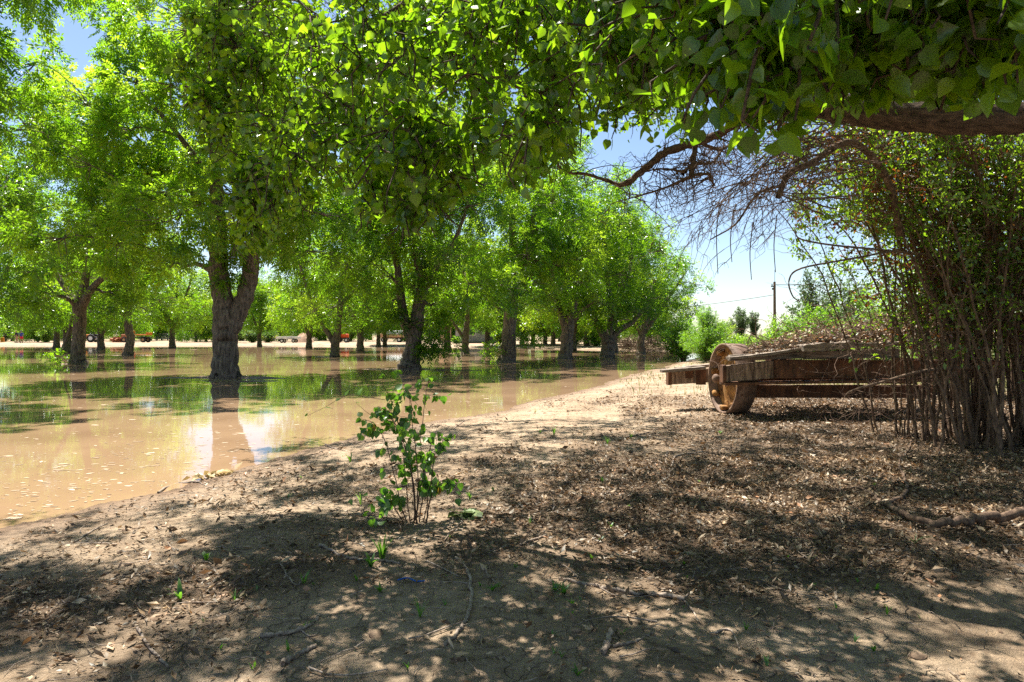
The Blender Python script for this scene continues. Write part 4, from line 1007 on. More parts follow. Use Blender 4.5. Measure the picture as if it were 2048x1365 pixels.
# ------------------------------------------------------------------ sapling
def sapling():
    c = grounded(832, 1046); d = c[1]; sb = Buf(); fb = Buf()
    st = [[(822, 1050), (815, 1000), (806, 900), (792, 820), (768, 768)], [(832, 1050), (836, 960), (826, 870), (815, 800), (800, 775)], [(838, 1050), (846, 960), (842, 880), (850, 810), (858, 762)],
          [(845, 1048), (856, 980), (868, 910), (880, 888)], [(818, 1048), (800, 1000), (776, 900), (752, 850), (728, 838)], [(828, 1050), (826, 980), (800, 880), (770, 830), (750, 815)], [(850, 1048), (866, 985), (885, 960), (900, 962)],
          [(812, 1046), (790, 1010), (775, 985)], [(826, 1050), (840, 1000), (852, 940), (870, 870), (892, 858)], [(835, 1050), (822, 960), (812, 900), (790, 850), (780, 800)]]
    LP = []
    for i, s in enumerate(st):
        dd = rng.normal(0, .10)
        P = np.array([at(x, y, d+dd*k/3) for k, (x, y) in enumerate(s)]); P[0, 2] = c[2]-.03
        p = spline(P, 24); p[2:] += np.cumsum(.003*rng.standard_normal((22, 3)), 0)
        sb.tubes(p-c, np.linspace(rng.uniform(.0045, .0075), .0018, 24), 6)
        for j in range(9):
            k = rng.integers(7, 24); q = twig(sb, p[k]-c, nrm(p[k]-p[k-1]+.9*rng.standard_normal(3)), rng.uniform(.06, .18), .0018, 0, .1)+c
            n = rng.integers(3, 7); LP.append(q[rng.integers(2, 6, n)]+.008*rng.standard_normal((n, 3)))
        LP.append(p[rng.integers(8, 24, 7)]+.01*rng.standard_normal((7, 3)))
    LP.append(np.array([at(rng.normal(765, 17), y, d-.25+.1*rng.standard_normal()) for y in rng.uniform(930, 1050, 26)]))
    P = np.concatenate(LP); n = len(P)
    D = nrm(np.array([0, 0, -.8])+.6*rng.standard_normal((n, 3))); Nn = nrm(np.array([0, -.7, .4])+.6*rng.standard_normal((n, 3)))
    T = np.clip(rng.uniform(.15, .93, n), 0, 1); T[rng.integers(0, n, 3)] = 1.0
    put_leaves(fb, P-c, D, Nn, rng.uniform(.034, .064, n), T, HEART, .15)
    # stalks of the two trailing shoots at its left
    for s, nl in (([(770, 800), (735, 795), (700, 790), (675, 800), (650, 815), (614, 832)], 5), ([(790, 1040), (745, 1005), (715, 985), (700, 1000)], 4), ([(790, 860), (760, 840), (735, 826), (712, 806)], 2)):
        p = spline([at(x, y, d-.1) for x, y in s], 20); sb.tubes(p-c, np.linspace(.0022, .001, 20), 5)
        q = p[np.linspace(6, 19, nl).astype(int)]; put_leaves(fb, q-c, nrm(.8*rng.standard_normal((nl, 3))+[0, 0, .2]), nrm(np.array([0, -.5, .8])+.3*rng.standard_normal((nl, 3))), rng.uniform(.035, .06, nl), np.full(nl, .9), HEART, .1)
    t = thing('sapling', c, 'young many stemmed sapling with hanging heart shaped leaves', 'sapling')
    sb.obj('stems', M['sapstem'], t); fb.obj('foliage', M['sapleaf'], t)
sapling()

# ------------------------------------------------------------------ weeds
def weed(px, py, h, n, label, spread=.5, wide=.16, group='weeds on the bank', name='weed', mat='weed', c=None, cat='weed'):
    c = grounded(px, py) if c is None else c
    b = Buf()
    a = rng.uniform(0, 2*np.pi, n); ln = h*rng.uniform(.55, 1.05, n); out = spread*rng.uniform(.3, 1.2, n)
    t = np.linspace(0, 1, 5); wv = np.array([.5, 1, .9, .55, .03])
    D = np.stack([np.cos(a), np.sin(a), 0*a], -1); S = np.stack([-np.sin(a), np.cos(a), 0*a], -1)
    base = D*(.06*h*rng.uniform(0, 1, n))[:, None]
    P = base[:, None]+D[:, None]*(out*ln)[:, None, None]*(t**1.5)[None, :, None]+np.array([0, 0, 1.])*(ln[:, None]*(t-.42*out[:, None]*t**2.6))[..., None]
    W = (wide*ln)[:, None]*wv[None]*.5
    V = np.stack([P-S[:, None]*W[..., None], P+S[:, None]*W[..., None]+np.array([0, 0, .1])*W[..., None]], 2).reshape(n, 10, 3)
    q = np.array([(2*i, 2*i+1, 2*i+3, 2*i+2) for i in range(4)])
    b.add(V.reshape(-1, 3), (np.arange(n)[:, None, None]*10+q[None]).reshape(-1, 4), tq=np.repeat(rng.uniform(.2, 1, n), 4))
    o = b.obj(name, M[mat], loc=c); return tag(o, label, cat, group)
weed(742, 1134, .11, 9, 'leafy dark green rosette at the foot of the feathery weed', .9, .22)
weed(764, 1122, .20, 34, 'feathery light green weed in front of the sapling', .45, .07)
weed(1070, 828, .13, 16, 'dry tufted plant alone on the sunlit bank by the water', .7, .05, mat='drygrass', name='dry_tuft', cat='dry plant')
weed(360, 1200, .13, 5, 'bright broad bladed sprout in the shade at lower left', .9, .2)
weed(412, 1122, .08, 8, 'pale clump of seed leaves left of the bent twig', 1.0, .25)
weed(608, 1170, .11, 8, 'grassy sprout beside the bent twig', .6, .08)
weed(470, 1205, .09, 7, 'small grass sprout left of centre in the dappled shade', .7, .1)
weed(700, 925, .13, 7, 'bright upright sprout left of the sapling foot', .5, .18)
weed(722, 1010, .16, 9, 'grass tuft leaning left beside the sapling', .8, .05)
weed(940, 1000, .10, 6, 'sprout at the right of the sapling foot', .6, .15)
weed(1108, 872, .16, 16, 'grass clump in the shadow edge beyond the sapling', .6, .06)
weed(1080, 868, .10, 10, 'shorter grass clump left of the shadow edge clump', .7, .07)
weed(1215, 890, .15, 14, 'grass clump below the dark branchlet', .7, .06)
weed(1262, 878, .12, 12, 'grass clump where the dark branchlet starts', .7, .06)
weed(1205, 968, .10, 8, 'yellow green grass tuft by the short bent stick', .5, .09)
weed(1128, 1190, .07, 22, 'low mat of bright seedlings at the lower middle', 1.3, .22)
weed(1110, 1182, .06, 14, 'seedling cluster left of the bright mat', 1.2, .25)
weed(985, 1182, .06, 12, 'seedling cluster right of the curved stick', 1.2, .25)
weed(760, 1185, .08, 8, 'small seedling group under the blue cord', 1.0, .2)
weed(840, 1235, .12, 9, 'grassy weed at the left of the curved stick end', .7, .06)
weed(1830, 1088, .11, 5, 'long leaved grass in the deep litter by the forked branch', 1.1, .08)
weed(1155, 1352, .05, 10, 'seedlings at the bottom edge of the bank', 1.0, .25)
weed(1145, 1212, .06, 10, 'seedlings under the long straight stick', 1.1, .2)
weed(1060, 1050, .09, 7, 'single sprout among the litter behind the middle', .6, .1)
weed(880, 905, .10, 9, 'sprout on the shore right of the sapling', .9, .2)
weed(1440, 868, .07, 22, 'low green growth in the sun before the wheel', 1.3, .15)
for i in range(70):
    x = rng.uniform(300, 1900); y = rng.uniform(905, 1340)
    weed(x, y, rng.uniform(.025, .06), int(rng.integers(2, 6)), 'tiny green seedling sprouting among the dead leaves', .9, rng.uniform(.15, .3), group='tiny seedlings scattered over the bank', name='seedling', cat='seedling')
for i, (px, py, s) in enumerate(((935, 1030, 1.0), (965, 1038, .8), (905, 1040, .6))):
    pass
def wilted():
    c = grounded(938, 1036); b = Buf(); n = 17
    P = np.array([rng.normal(0, .08, n), rng.normal(0, .035, n), rng.uniform(.015, .05, n)]).T
    put_leaves(b, P, nrm(np.stack([rng.normal(0, 1, n), rng.normal(0, .5, n), rng.normal(-.1, .15, n)], -1)), nrm(np.array([0, -.25, 1])+.3*rng.standard_normal((n, 3))), rng.uniform(.07, .12, n), rng.uniform(0, 1, n), HEART, 0)
    tag(b.obj('wilted_sprig', M['wilted'], loc=c), 'wilted pale green leaves lying right of the sapling', 'leaves')
    c = grounded(425, 955); b = Buf(); n = 40
    P = np.array([rng.normal(0, .10, n).clip(-.16, .16), rng.normal(0, .035, n).clip(-.06, .06), rng.uniform(.01, .05, n)]).T; P[:, 1] += P[:, 0]*.9
    put_leaves(b, P, nrm(np.stack([rng.normal(0, 1, n), rng.normal(0, .7, n), rng.normal(-.1, .3, n)], -1)), nrm(np.array([0, -.2, 1])+.6*rng.standard_normal((n, 3))), rng.uniform(.07, .13, n), rng.uniform(0, 1, n), [OVATE], 0)
    tag(b.obj('dried_sprig', M['paleleaf'], loc=c), 'straw coloured dried sprig washed up on the shore', 'leaves')
wilted()
p = spline([grounded(795, 1165)+[0, 0, .012], grounded(815, 1162)+[0, 0, .016], grounded(832, 1167)+[0, 0, .012], grounded(850, 1167)+[0, 0, .014]], 16); b = Buf(); c = p.mean(0)
b.tubes(p-c, np.full(16, .0045), 6, cap=True)
tag(b.obj('cord_scrap', plain('blue_cord', (.02, .09, .32), .6), loc=c), 'frayed scrap of blue cord on the dirt', 'cord')
# ------------------------------------------------------------------ rusty cart
def cart():
    o = at(1441, 760, 11.75); gz = ground_z(3.8, 11.6)
    base = np.array([3.6, 11.75, gz])
    t = thing('rusty_cart', base, 'old rusty steel wheeled cart with a rotting plank deck', 'cart')
    def L(px, py, d): return at(px, py, d)-base
    wr = .605; wc = np.array([0.02, 0, wr-.01]); ax = nrm(np.array([-1, -.12, .02]))
    # wheel: wide rim, dished plate, hub, axle stub, cleat brackets
    wheel = bpy.data.objects.new('wheel', None); COL.objects.link(wheel); wheel.parent = t; wheel.location = wc
    b = Buf(); wd = .33
    b.lathe([(wr-.035, 0.0), (wr, 0.0), (wr, -wd), (wr-.035, -wd), (wr-.04, -.25)], (0, 0, 0), ax, 64, close=True)
    b.obj('rim', M['rusttread'], wheel)
    b = Buf(); b.lathe([(wr-.036, -.16), (wr-.06, -.145), (.44, -.15), (.20, -.10), (.13, -.07), (.125, -.12), (.20, -.14), (.44, -.19), (wr-.036, -.19)], (0, 0, 0), ax, 56)
    e1 = nrm(np.cross(ax, [0, 0, 1.])); e2 = np.cross(e1, ax)
    for k in range(8):
        th = k*math.pi/4+.2; rad = e1*math.cos(th)+e2*math.sin(th); tang = np.cross(ax, rad)
        R = np.stack([tang, rad, ax], -1)
        b.box(rad*(wr-.085)+ax*-.085, (.10, .07, .13), R, bev=.012)
        b.sphere(rad*.40+ax*-.135, .018, 6)
    b.obj('wheel_plate', M['rustwheel'], wheel)
    b = Buf(); b.lathe([(.0, .17), (.045, .165), (.072, .14), (.078, .11), (.07, .085), (.05, .07), (.05, .02), (.095, .015), (.10, -.05), (.14, -.07), (.14, -.12)], (0, 0, 0), ax, 24)
    b.obj('hub', M['rusttread'], wheel)
    b = Buf()
    for k in range(6):
        th = k*math.pi/3+.4; rad = e1*math.cos(th)+e2*math.sin(th); b.lathe([(.0, .004), (.016, .002), (.016, -.01)], rad*(wr+.002)+ax*-.09, rad, 10)
    b.obj('rim_bolts', M['rust'], wheel, smooth=False)
    # frame: front beam with a box end, gusset plate, I section behind it
    d = 10.95
    def slab(name, x0, x1, yt0, yb0, yt1, yb1, d0, d1, th, mat, bev=.008, n=1):
        bb = Buf()
        A, B_, C_, D_ = L(x0, yt0, d0), L(x1, yt1, d1), L(x1, yb1, d1), L(x0, yb0, d0)
        off = np.array([0, th, 0])
        V = [A, B_, C_, D_, A+off, B_+off, C_+off, D_+off]
        bb.add(V, [(0, 3, 2, 1), (4, 5, 6, 7), (0, 1, 5, 4), (1, 2, 6, 5), (2, 3, 7, 6), (3, 0, 4, 7)])
        ob = bb.obj(name, M[mat], t, smooth=False)
        if bev:
            m = ob.modifiers.new('bevel', 'BEVEL'); m.width = bev; m.segments = 2
        return ob
    slab('front_beam', 1447, 1551, 733, 765, 721.5, 757, d, d+.05, .17, 'timber')
    slab('beam_end_plate', 1446, 1453, 731.5, 766, 730.5, 765, d-.012, d-.012, .19, 'rust', .003)
    slab('gusset_plate', 1551.5, 1611, 721, 757.5, 720, 757, d-.02, d-.02, .20, 'rust', .004)
    b = Buf()
    for x in (1555, 1588): 
        for y in (727, 740, 752): b.lathe([(0, .006), (.010, .004), (.012, 0)], L(x, y, d-.022), (0, -1, 0), 8)
    b.obj('rivets', M['rusttread'], t)
    b = Buf()
    x0 = L(1611, 0, d)[0]; x1 = 4.35
    zt = L(0, 721, d)[2]; zb = L(0, 757, d)[2]
    b.box(((x0+x1)/2, -.71, (zt+zb)/2), (x1-x0, .016, zt-zb-.036)); b.box(((x0+x1)/2, -.70, zt-.008), (x1-x0, .15, .016)); b.box(((x0+x1)/2, -.70, zb+.008), (x1-x0, .15, .016))
    b.obj('side_channel', M['rust'], t, smooth=False)
    b = Buf(); xa = L(1448, 0, d)[0]; za = L(0, 764, d)[2]
    V = [L(1450, 766.5, d-.05), L(1875, 758.5, d-.05), L(1875, 764, d-.05), L(1450, 771, d-.05)]; V = V+[v+[0, .30, 0] for v in V]
    b.add(V, [(0, 3, 2, 1), (4, 5, 6, 7), (0, 1, 5, 4), (1, 2, 6, 5), (2, 3, 7, 6), (3, 0, 4, 7)]); b.obj('bottom_flange', M['rust'], t, smooth=False)
    slab('lower_beam', 1500, 1868, 771, 796, 771, 797, 11.35, 11.35, .14, 'rust', .006)
    slab('rear_beam', 1339, 1640, 741, 770, 728, 752, 12.55, 12.65, .16, 'timber')
    slab('rear_end_plate', 1336.5, 1343, 739.5, 771, 739, 770.5, 12.53, 12.53, .19, 'rust', .003)
    slab('rear_bracket', 1371, 1386, 739, 757, 738, 757, 12.52, 12.52, .02, 'rust', .003)
    slab('rear_bracket', 1392, 1412, 737, 770, 737, 770, 12.51, 12.51, .02, 'rust', .003)
    for x in (1.15, 2.3, 3.5):
        b = Buf(); b.box((x, .12, .86), (.12, 1.55, .14)); b.obj('cross_member', M['rust'], t, smooth=False)
    # axle through the wheel
    b = Buf(); b.tubes(np.array([wc-ax*.05, wc-ax*1.4, wc-ax*3.6]), [.055, .055, .055], 12, cap=True); b.obj('axle', M['rust'], t)
    # upper sill timber and the deck planks, sagging and uneven
    slab('sill_timber', 1460, 1612, 711, 723, 703, 717, 10.98, 11.05, .12, 'oldwood')
    slab('sill_timber', 1613, 1800, 704, 719, 698, 716, 11.02, 11.1, .12, 'oldwood')
    def plank(A, B_, w, th, sag=0.0, roll=0.0):
        b = Buf(); n = 12; P = spline([A, (A+B_)/2+[0, 0, -sag], B_], n); dr = nrm(B_-A); S = nrm(np.cross(dr, [0, 0, 1.])); S = S*math.cos(roll)+np.array([0, 0, 1.])*math.sin(roll); U = np.cross(S, dr)
        ww = w/2*(1+.07*rng.standard_normal((n, 1))); tt = th/2*(1+.12*rng.standard_normal((n, 1)))
        ring = np.stack([P-S*ww-U*tt, P+S*ww-U*tt, P+S*ww+U*tt, P-S*ww+U*tt], 1)
        i = np.arange(n-1)[:, None]*4; j = np.arange(4)[None]; j2 = (j+1) % 4
        Q = np.stack([i+j, i+j2, i+4+j2, i+4+j], -1).reshape(-1, 4); Q = np.vstack([Q, [(3, 2, 1, 0)], [(4*n-4, 4*n-3, 4*n-2, 4*n-1)]])
        b.add(ring.reshape(-1, 3), Q, tq=rng.uniform(.1, .9)); b.obj('deck_plank', M['oldwood'], t, smooth=False)
    plank(L(1456, 717, 10.93), L(1604, 697, 11.0), .20, .04, .015)
    plank(L(1600, 697, 10.92), L(1700, 690, 10.98), .24, .11, .0)
    plank(L(1556, 697, 11.2), L(1700, 676, 11.35), .26, .05, -.02, .25)
    plank(L(1475, 707, 11.5), L(1690, 683, 11.6), .24, .045, .02)
    plank(L(1520, 697, 11.9), L(1760, 668, 12.0), .26, .045, -.05, .1)
    plank(L(1540, 695, 12.25), L(1790, 666, 12.35), .26, .045, -.04)
    plank(L(1560, 690, 12.6), L(1810, 668, 12.7), .24, .05, .0)
    plank(L(1690, 690, 11.0), L(1840, 684, 11.1), .22, .06, .02)
    plank(L(1322, 743, 12.45), L(1408, 736, 12.5), .18, .05, 0)
    plank(L(1352, 738, 12.75), L(1420, 731, 12.8), .20, .05, 0)
    plank(L(1660, 664, 11.9), L(1720, 681, 11.3), .16, .04, 0, .3)
    plank(L(1700, 668, 12.2), L(1880, 660, 12.3), .24, .06, .0, .2)
    # the heap of dead branches and leaves lying on it
    hb = Buf(); lb = Buf(); hc = L(1700, 678, 11.9)
    prof = lambda x: np.interp(x, [.2, .55, 1.1, 1.6, 2.2, 2.9, 3.6, 4.2], [.03, .10, .32, .50, .62, .64, .58, .45])
    for i in range(270):
        x = rng.uniform(.55, 4.2); y = rng.uniform(-.75, .9); z = 1.02+.10*(x-.5)*.4+rng.uniform(.0, 1)*prof(x)*(1-.5*abs(y))
        a = rng.normal(0, .6)+(math.pi if rng.uniform() < .5 else 0)
        twig(hb, np.array([x, y, z])-hc, nrm([math.cos(a), math.sin(a)*.7, rng.normal(.02, .16)]), rng.uniform(.25, 1.0), rng.uniform(.004, .012), 1, .03)
    hp = t.location
    h = hb.obj('branch_heap', M['deadtwig'], loc=tuple(base+hc)); tag(h, 'tangle of dead branches heaped on the cart deck', 'branches')
    n = 5200; x = rng.uniform(.3, 4.2, n); y = rng.uniform(-.85, .9, n); z = 1.03+.04*(x-.5)+prof(x)*(1-.5*np.abs(y))*rng.uniform(.2, 1.0, n)
    put_leaves(lb, np.stack([x, y, z], -1)-hc, nrm(rng.standard_normal((n, 3))*[1, 1, .5]), nrm(np.array([0, 0, 1.])+.6*rng.standard_normal((n, 3))), rng.uniform(.03, .075, n), np.where(rng.uniform(0, 1, n) < .05, 1.0, rng.uniform(0, .95, n)), [OVATE], 0)
    tag(lb.obj('leaf_heap', M['dryleaf'], loc=tuple(base+hc)), 'dead leaves caught in the branches on the cart', 'leaf litter', kind='stuff')
cart()

# ------------------------------------------------------------------ bushes and far trees on the right
def bush(px, d, w_, h, label, mat='bush', n=5000, ls=.06, kind='round', name='bush', z=None, seed=0, stems=26, group=None, tmpl=None, cat='bush', lift=.0, pin=False):
    global rng
    keep = rng; rng = np.random.default_rng(seed+500)
    X = (px-1024)/F*d; z0 = ground_z(X, d) if z is None else z; c = np.array([X, d, z0])
    sb = Buf(); fb = Buf(); P = []; T = []; C = []
    h *= 1.22
    for i in range(stems):
        a = rng.uniform(0, 2*np.pi); rr = w_*.5*(rng.uniform(.0, 1.0)**1.1 if kind == 'cone' else rng.uniform(.12, 1.0)**.75)
        if kind == 'cone': hh = h*(1-.75*(rr/(w_*.5)))*rng.uniform(.8, 1.05)
        else: hh = h*math.sqrt(max(.05, 1-.85*(rr/(w_*.5))**2))*rng.uniform(.72, 1.05)
        e = np.array([rr*math.cos(a), rr*math.sin(a), hh]); m_ = np.array([e[0]*.35, e[1]*.35, hh*.55])
        p = spline([(e[0]*.06, e[1]*.06, -.05), m_, e], 10); sb.tubes(p, np.linspace(.018*h/2.5+.006, .004, 10), 5)
        k = n//stems; t = rng.uniform(.12+lift, 1.0, k)**.8*9; q = t.astype(int).clip(0, 8)
        spread = (.14+.16*w_*.5)*rng.uniform(.4, 1, k)*(1.15-.6*t/9)
        P.append(p[q]+(p[q+1]-p[q])*(t-q)[:, None]+rdir(k)*spread[:, None]*np.array([1, 1, .8])); T.append(np.clip(.45+.14*rng.standard_normal()+.16*rng.standard_normal(k)+.2*(t/9-.5), 0, 1))
    P = np.concatenate(P); T = np.concatenate(T); k = len(P); P[:, 2] = np.maximum(P[:, 2], .03)
    D = nrm(rng.standard_normal((k, 3))+np.array([0, 0, .3])); Nn = nrm(np.array([0, 0, .8])+.8*rng.standard_normal((k, 3)))
    if pin: pinnate(fb, P, D, rng.uniform(.8, 1.2, k)*ls, 7, T, .34)
    else: put_leaves(fb, P, D, Nn, rng.uniform(.7, 1.25, k)*ls, T, [tmpl or OVATE], 0)
    t = thing(name, c, label, cat, group)
    sb.obj('stems', M['stem'], t); fb.obj('foliage', M[mat], t)
    rng = keep; return t
G = 'bushes on the grassy bank beyond the cart'
bush(1415, 34, 3.3, 2.7, 'bright green feathery bush standing beyond the rusty wheel', n=6500, ls=.15, seed=1, group=G, pin=True, stems=40, kind='cone')
bush(1366, 38, 3.2, 2.2, 'yellowish green bush left of the feathery one', n=5200, ls=.14, seed=2, group=G)
bush(1345, 55, 3.0, 2.0, 'dark low bush beside the white roofed house', n=3000, ls=.13, mat='pecan', seed=3, group=G)
bush(1556, 21, 1.7, 1.6, 'bright green leafy bush just behind the deck planks', n=5200, ls=.075, seed=4, group=G)
bush(1640, 27, 3.8, 2.2, 'broad green bush below the tall grey green tree', n=9000, ls=.11, seed=5, group=G)
bush(1596, 44, 3.6, 2.4, 'dense bush at the foot of the utility pole', n=6000, ls=.13, seed=6, group=G)
bush(1760, 22, 3.2, 2.4, 'shadowy bush behind the branch heap', n=7000, ls=.10, seed=7, group=G)
bush(1905, 19, 3.4, 2.9, 'tall bush glimpsed through the thicket stems', n=8000, ls=.10, seed=8, group=G)
bush(1880, 15.2, 3.4, 4.4, 'leafy shrub standing close behind the thicket stems', n=8000, ls=.085, mat='bush', seed=34, group=G, stems=44)
bush(2040, 14.6, 3.4, 4.9, 'taller leafy shrub behind the thicket near the frame edge', n=8000, ls=.085, mat='bush', seed=35, group=G, stems=44)
bush(1468, 30, 2.4, 1.1, 'low ragged green bush in the tall dry grass', n=3000, ls=.10, seed=36, group=G)
bush(1500, 48, 4.5, 1.25, 'wide hazy green bush under the junipers', n=6000, ls=.13, mat='far', seed=37, group=G)
bush(1440, 60, 5, 2.2, 'bushy green growth behind the feathery bush', n=6000, ls=.15, mat='far', seed=38, group=G)
bush(2060, 17, 3.4, 3.3, 'bush behind the thicket at the right edge of the frame', n=8000, ls=.10, seed=9, group=G)
bush(1632, 46, 4.4, 5.2, 'tall open grey green tree behind the utility pole side', n=6000, ls=.19, mat='juniper', seed=10, name='grey_green_tree', cat='tree', stems=34, tmpl=OVATE)
bush(1700, 42, 3.6, 4.6, 'shorter grey green tree right of the tall open one', n=5000, ls=.18, mat='juniper', seed=14, name='grey_green_tree', cat='tree', stems=28)
bush(1480, 120, 4.6, 5.0, 'broad dark juniper on the skyline beyond the wheel', n=9000, ls=.22, mat='juniper', seed=11, name='juniper', cat='tree', stems=40)
bush(1507, 122, 2.8, 4.9, 'narrower dark juniper right of the broad one', n=6000, ls=.22, mat='juniper', seed=12, name='juniper', cat='tree', stems=26)
bush(1458, 124, 3.0, 3.1, 'pale bare looking juniper left of the broad one', n=1500, ls=.25, mat='juniper', seed=13, name='juniper', cat='tree', stems=26)
FLB = 'yellow flowering bushes on the far bank'
bush(468, 98, 4.4, 2.1, 'left yellow flowering bush beside the big trunk', n=4200, ls=.22, mat='yellow', seed=21, z=.3, group=FLB)
bush(505, 97, 3.2, 1.8, 'middle yellow flowering bush on the far bank', n=3600, ls=.22, mat='yellow', seed=22, z=.3, group=FLB)
bush(535, 98, 3.6, 1.9, 'right yellow flowering bush next to the pale trailers', n=3600, ls=.22, mat='yellow', seed=23, z=.3, group=FLB)
LB = 'pale bushes by the fence at the far left'
bush(76, 102, 3.6, 3.0, 'pale yellow green bush right of the two people', n=4600, ls=.26, mat='far', seed=24, z=.3, group=LB)
bush(92, 98, 2.8, 2.2, 'low pale bush beside the slim left tree', n=2600, ls=.24, mat='far', seed=25, z=.3, group=LB)
bush(10, 108, 5.4, 3.8, 'rounded green bush at the far left edge behind the fence', n=4600, ls=.26, mat='far', seed=26, z=.3, group=LB)
bush(1000, 86, 2.6, 1.9, 'dark shrub against the grey wall', n=2400, ls=.2, mat='pecan', seed=27, z=.25)
bush(912, 88, 1.6, .9, 'small bright shrub in front of the grey wall', n=1400, ls=.16, seed=28, z=.25)
bush(700, 108, 4, 2.6, 'green bush behind the bright orange tractor', n=3000, ls=.26, mat='far', seed=29, z=.3)
bush(1192, 72, 3.0, 1.5, 'low tangled bush on the bank between the last trees', n=3000, ls=.16, mat='pecan', seed=30, z=.2)
bush(1150, 74, 2.8, 1.6, 'loose grey green bush in the gap behind the stout trunk', n=2400, ls=.16, mat='far', seed=33, z=.2)
# brush piles
def brush(px, d, w_, h, label, mat='stem'):
    X = (px-1024)/F*d; c = np.array([X, d, ground_z(X, d)]); b = Buf()
    for i in range(130):
        x = rng.normal(0, w_*.26); z = rng.uniform(0, h)*math.exp(-(x/(w_*.36))**2); a = rng.normal(0, .5)
        twig(b, (x, rng.normal(0, .5), z), nrm([math.cos(a)*(1 if rng.uniform() < .5 else -1), math.sin(a), rng.normal(.05, .3)]), rng.uniform(.5, 1.6), rng.uniform(.015, .035), 1, .04)
    tag(b.obj('brush_pile', M[mat], loc=c), label, 'brush pile', 'brush piles on the bank')
brush(1258, 64, 2.4, 1.0, 'grey heap of cut limbs left of the rightmost pecan')
brush(1310, 62, 3.0, .9, 'darker low brush heap right of the rightmost pecan')
# grass on the right bank
def bank_grass():
    b = Buf(); n = 110000
    d = 15+rng.uniform(0, 1, n)**1.6*60; px = rng.uniform(1240, 2100, n); X = (px-1024)/F*d; Y = d
    sd = pond_sd(X, Y); dens = .55+.5*fbm(X, Y, .8, 51, 3); dry = np.clip((px-1400)/60, 0, 1)*np.clip((1620-px)/60, 0, 1)
    k = (sd > .3) & (rng.uniform(0, 1, n) < dens*np.clip((d-15)/8, .15, 1)*np.where((px < 1425) & (d < 46), .13, 1)); X, Y, px, sd, dry = X[k], Y[k], px[k], sd[k], dry[k]; n = len(X)
    h = rng.uniform(.06, .20, n)*(1+6.0*np.clip((px-1420)/80, 0, 1)*rng.uniform(0, 1, n)**3)*np.clip(sd/2+.4, .3, 1)
    a = rng.uniform(0, 2*np.pi, n); wv = np.where(h > .3, .0035, .005)*(1+Y*.035)
    Z = height(X, Y); S = np.stack([np.cos(a), np.sin(a), 0*a], -1)*wv[:, None]; le = rng.normal(0, .3, (n, 2))*h[:, None]
    P0 = np.stack([X, Y, Z-.01], -1); P1 = P0+np.stack([le[:, 0]*.35, le[:, 1]*.35, h*.55], -1); P2 = P0+np.stack([le[:, 0], le[:, 1], h], -1)
    V = np.stack([P0-S, P0+S, P1+S*.8, P1-S*.8, P2+S*.1, P2-S*.1], 1).reshape(-1, 3); o = np.arange(n)[:, None]*6
    tt = np.clip(rng.uniform(0, .55, n)+.45*dry*rng.uniform(.3, 1, n)+.3*(h > .3), 0, 1)
    b.add(V, np.concatenate([o+[0, 1, 2, 3], o+[3, 2, 4, 5]]), tq=np.concatenate([tt, tt]))
    tag(b.obj('bank_grass', M['drygrass']), 'green and straw coloured grass on the bank beyond the cart', 'grass', kind='stuff')
bank_grass()

# ------------------------------------------------------------------ far bank: people, machines, buildings
paint = lambda n, c, r=.5: plain(n, c, r, vary=.15, scale=3)
MO = paint('orange_paint', (.62, .20, .035)); MR = paint('red_orange_paint', (.72, .10, .02)); MW = paint('white_paint', (.75, .74, .70)); MT = paint('tyre_rubber', (.02, .02, .02), .8)
MD = paint('dark_metal', (.05, .045, .04)); MRB = paint('rust_paint', (.34, .13, .06), .8); MG = paint('window_glass', (.03, .04, .05), .1); MTAN = paint('tan_canvas', (.45, .27, .15), .9)
def fbase(px, d, z=.3):
    X = (px-1024)/F*d; return np.array([X, d, ground_z(X, d)])
def wheel_at(t, x, y, r, w_=.22, rim=MW):
    e = bpy.data.objects.new('wheel', None); COL.objects.link(e); e.parent = t; e.location = (x, y, r)
    b = Buf(); b.lathe([(r*.55, -w_/2), (r*.92, -w_/2), (r, -w_/4), (r, w_/4), (r*.92, w_/2), (r*.55, w_/2)], (0, 0, 0), (0, 1, 0), 20, close=True); b.obj('tyre', MT, e)
    b = Buf(); b.lathe([(.001, -w_*.3), (r*.2, -w_*.3), (r*.3, -w_*.15), (r*.56, -w_*.45), (r*.56, w_*.45), (r*.3, w_*.15), (.001, w_*.3)], (0, 0, 0), (0, 1, 0), 16); b.obj('rim', rim, e)
def bx(t, name, mat, *boxes):
    b = Buf()
    for c, s in boxes: b.box(c, s, bev=min(s)*.14)
    return b.obj(name, mat, t, smooth=False)
# tractor with white rims
t = thing('old_tractor', fbase(172, 101), 'orange tractor with white wheel rims behind the left trees', 'tractor')
bx(t, 'body', MO, ((-.2, 0, .95), (1.7, .55, .45)), ((-1.2, 0, 1.05), (.5, .6, .3))); bx(t, 'seat', MD, ((1.05, 0, 1.15), (.4, .45, .12)), ((1.28, 0, 1.4), (.1, .45, .45)))
bx(t, 'chassis', MD, ((.1, 0, .62), (2.3, .3, .2)), ((1.1, 0, .62), (.2, 1.3, .16)))
for s in (-.62, .62): wheel_at(t, 1.1, s, .60, .3)
for s in (-.52, .52): wheel_at(t, -1.0, s, .34, .2)
b = Buf(); b.tubes(np.array([(.55, 0, 1.1), (.8, 0, 1.45)]), [.02, .02], 6); b.lathe([(.17, -.015), (.2, 0), (.17, .015)], (.8, 0, 1.46), nrm(np.array([.4, 0, 1.])), 16); b.obj('steering_wheel', MD, t)
b = Buf(); b.tubes(np.array([(-.6, .1, 1.1), (-.6, .1, 1.8)]), [.035, .035], 8); b.obj('exhaust_pipe', MD, t)
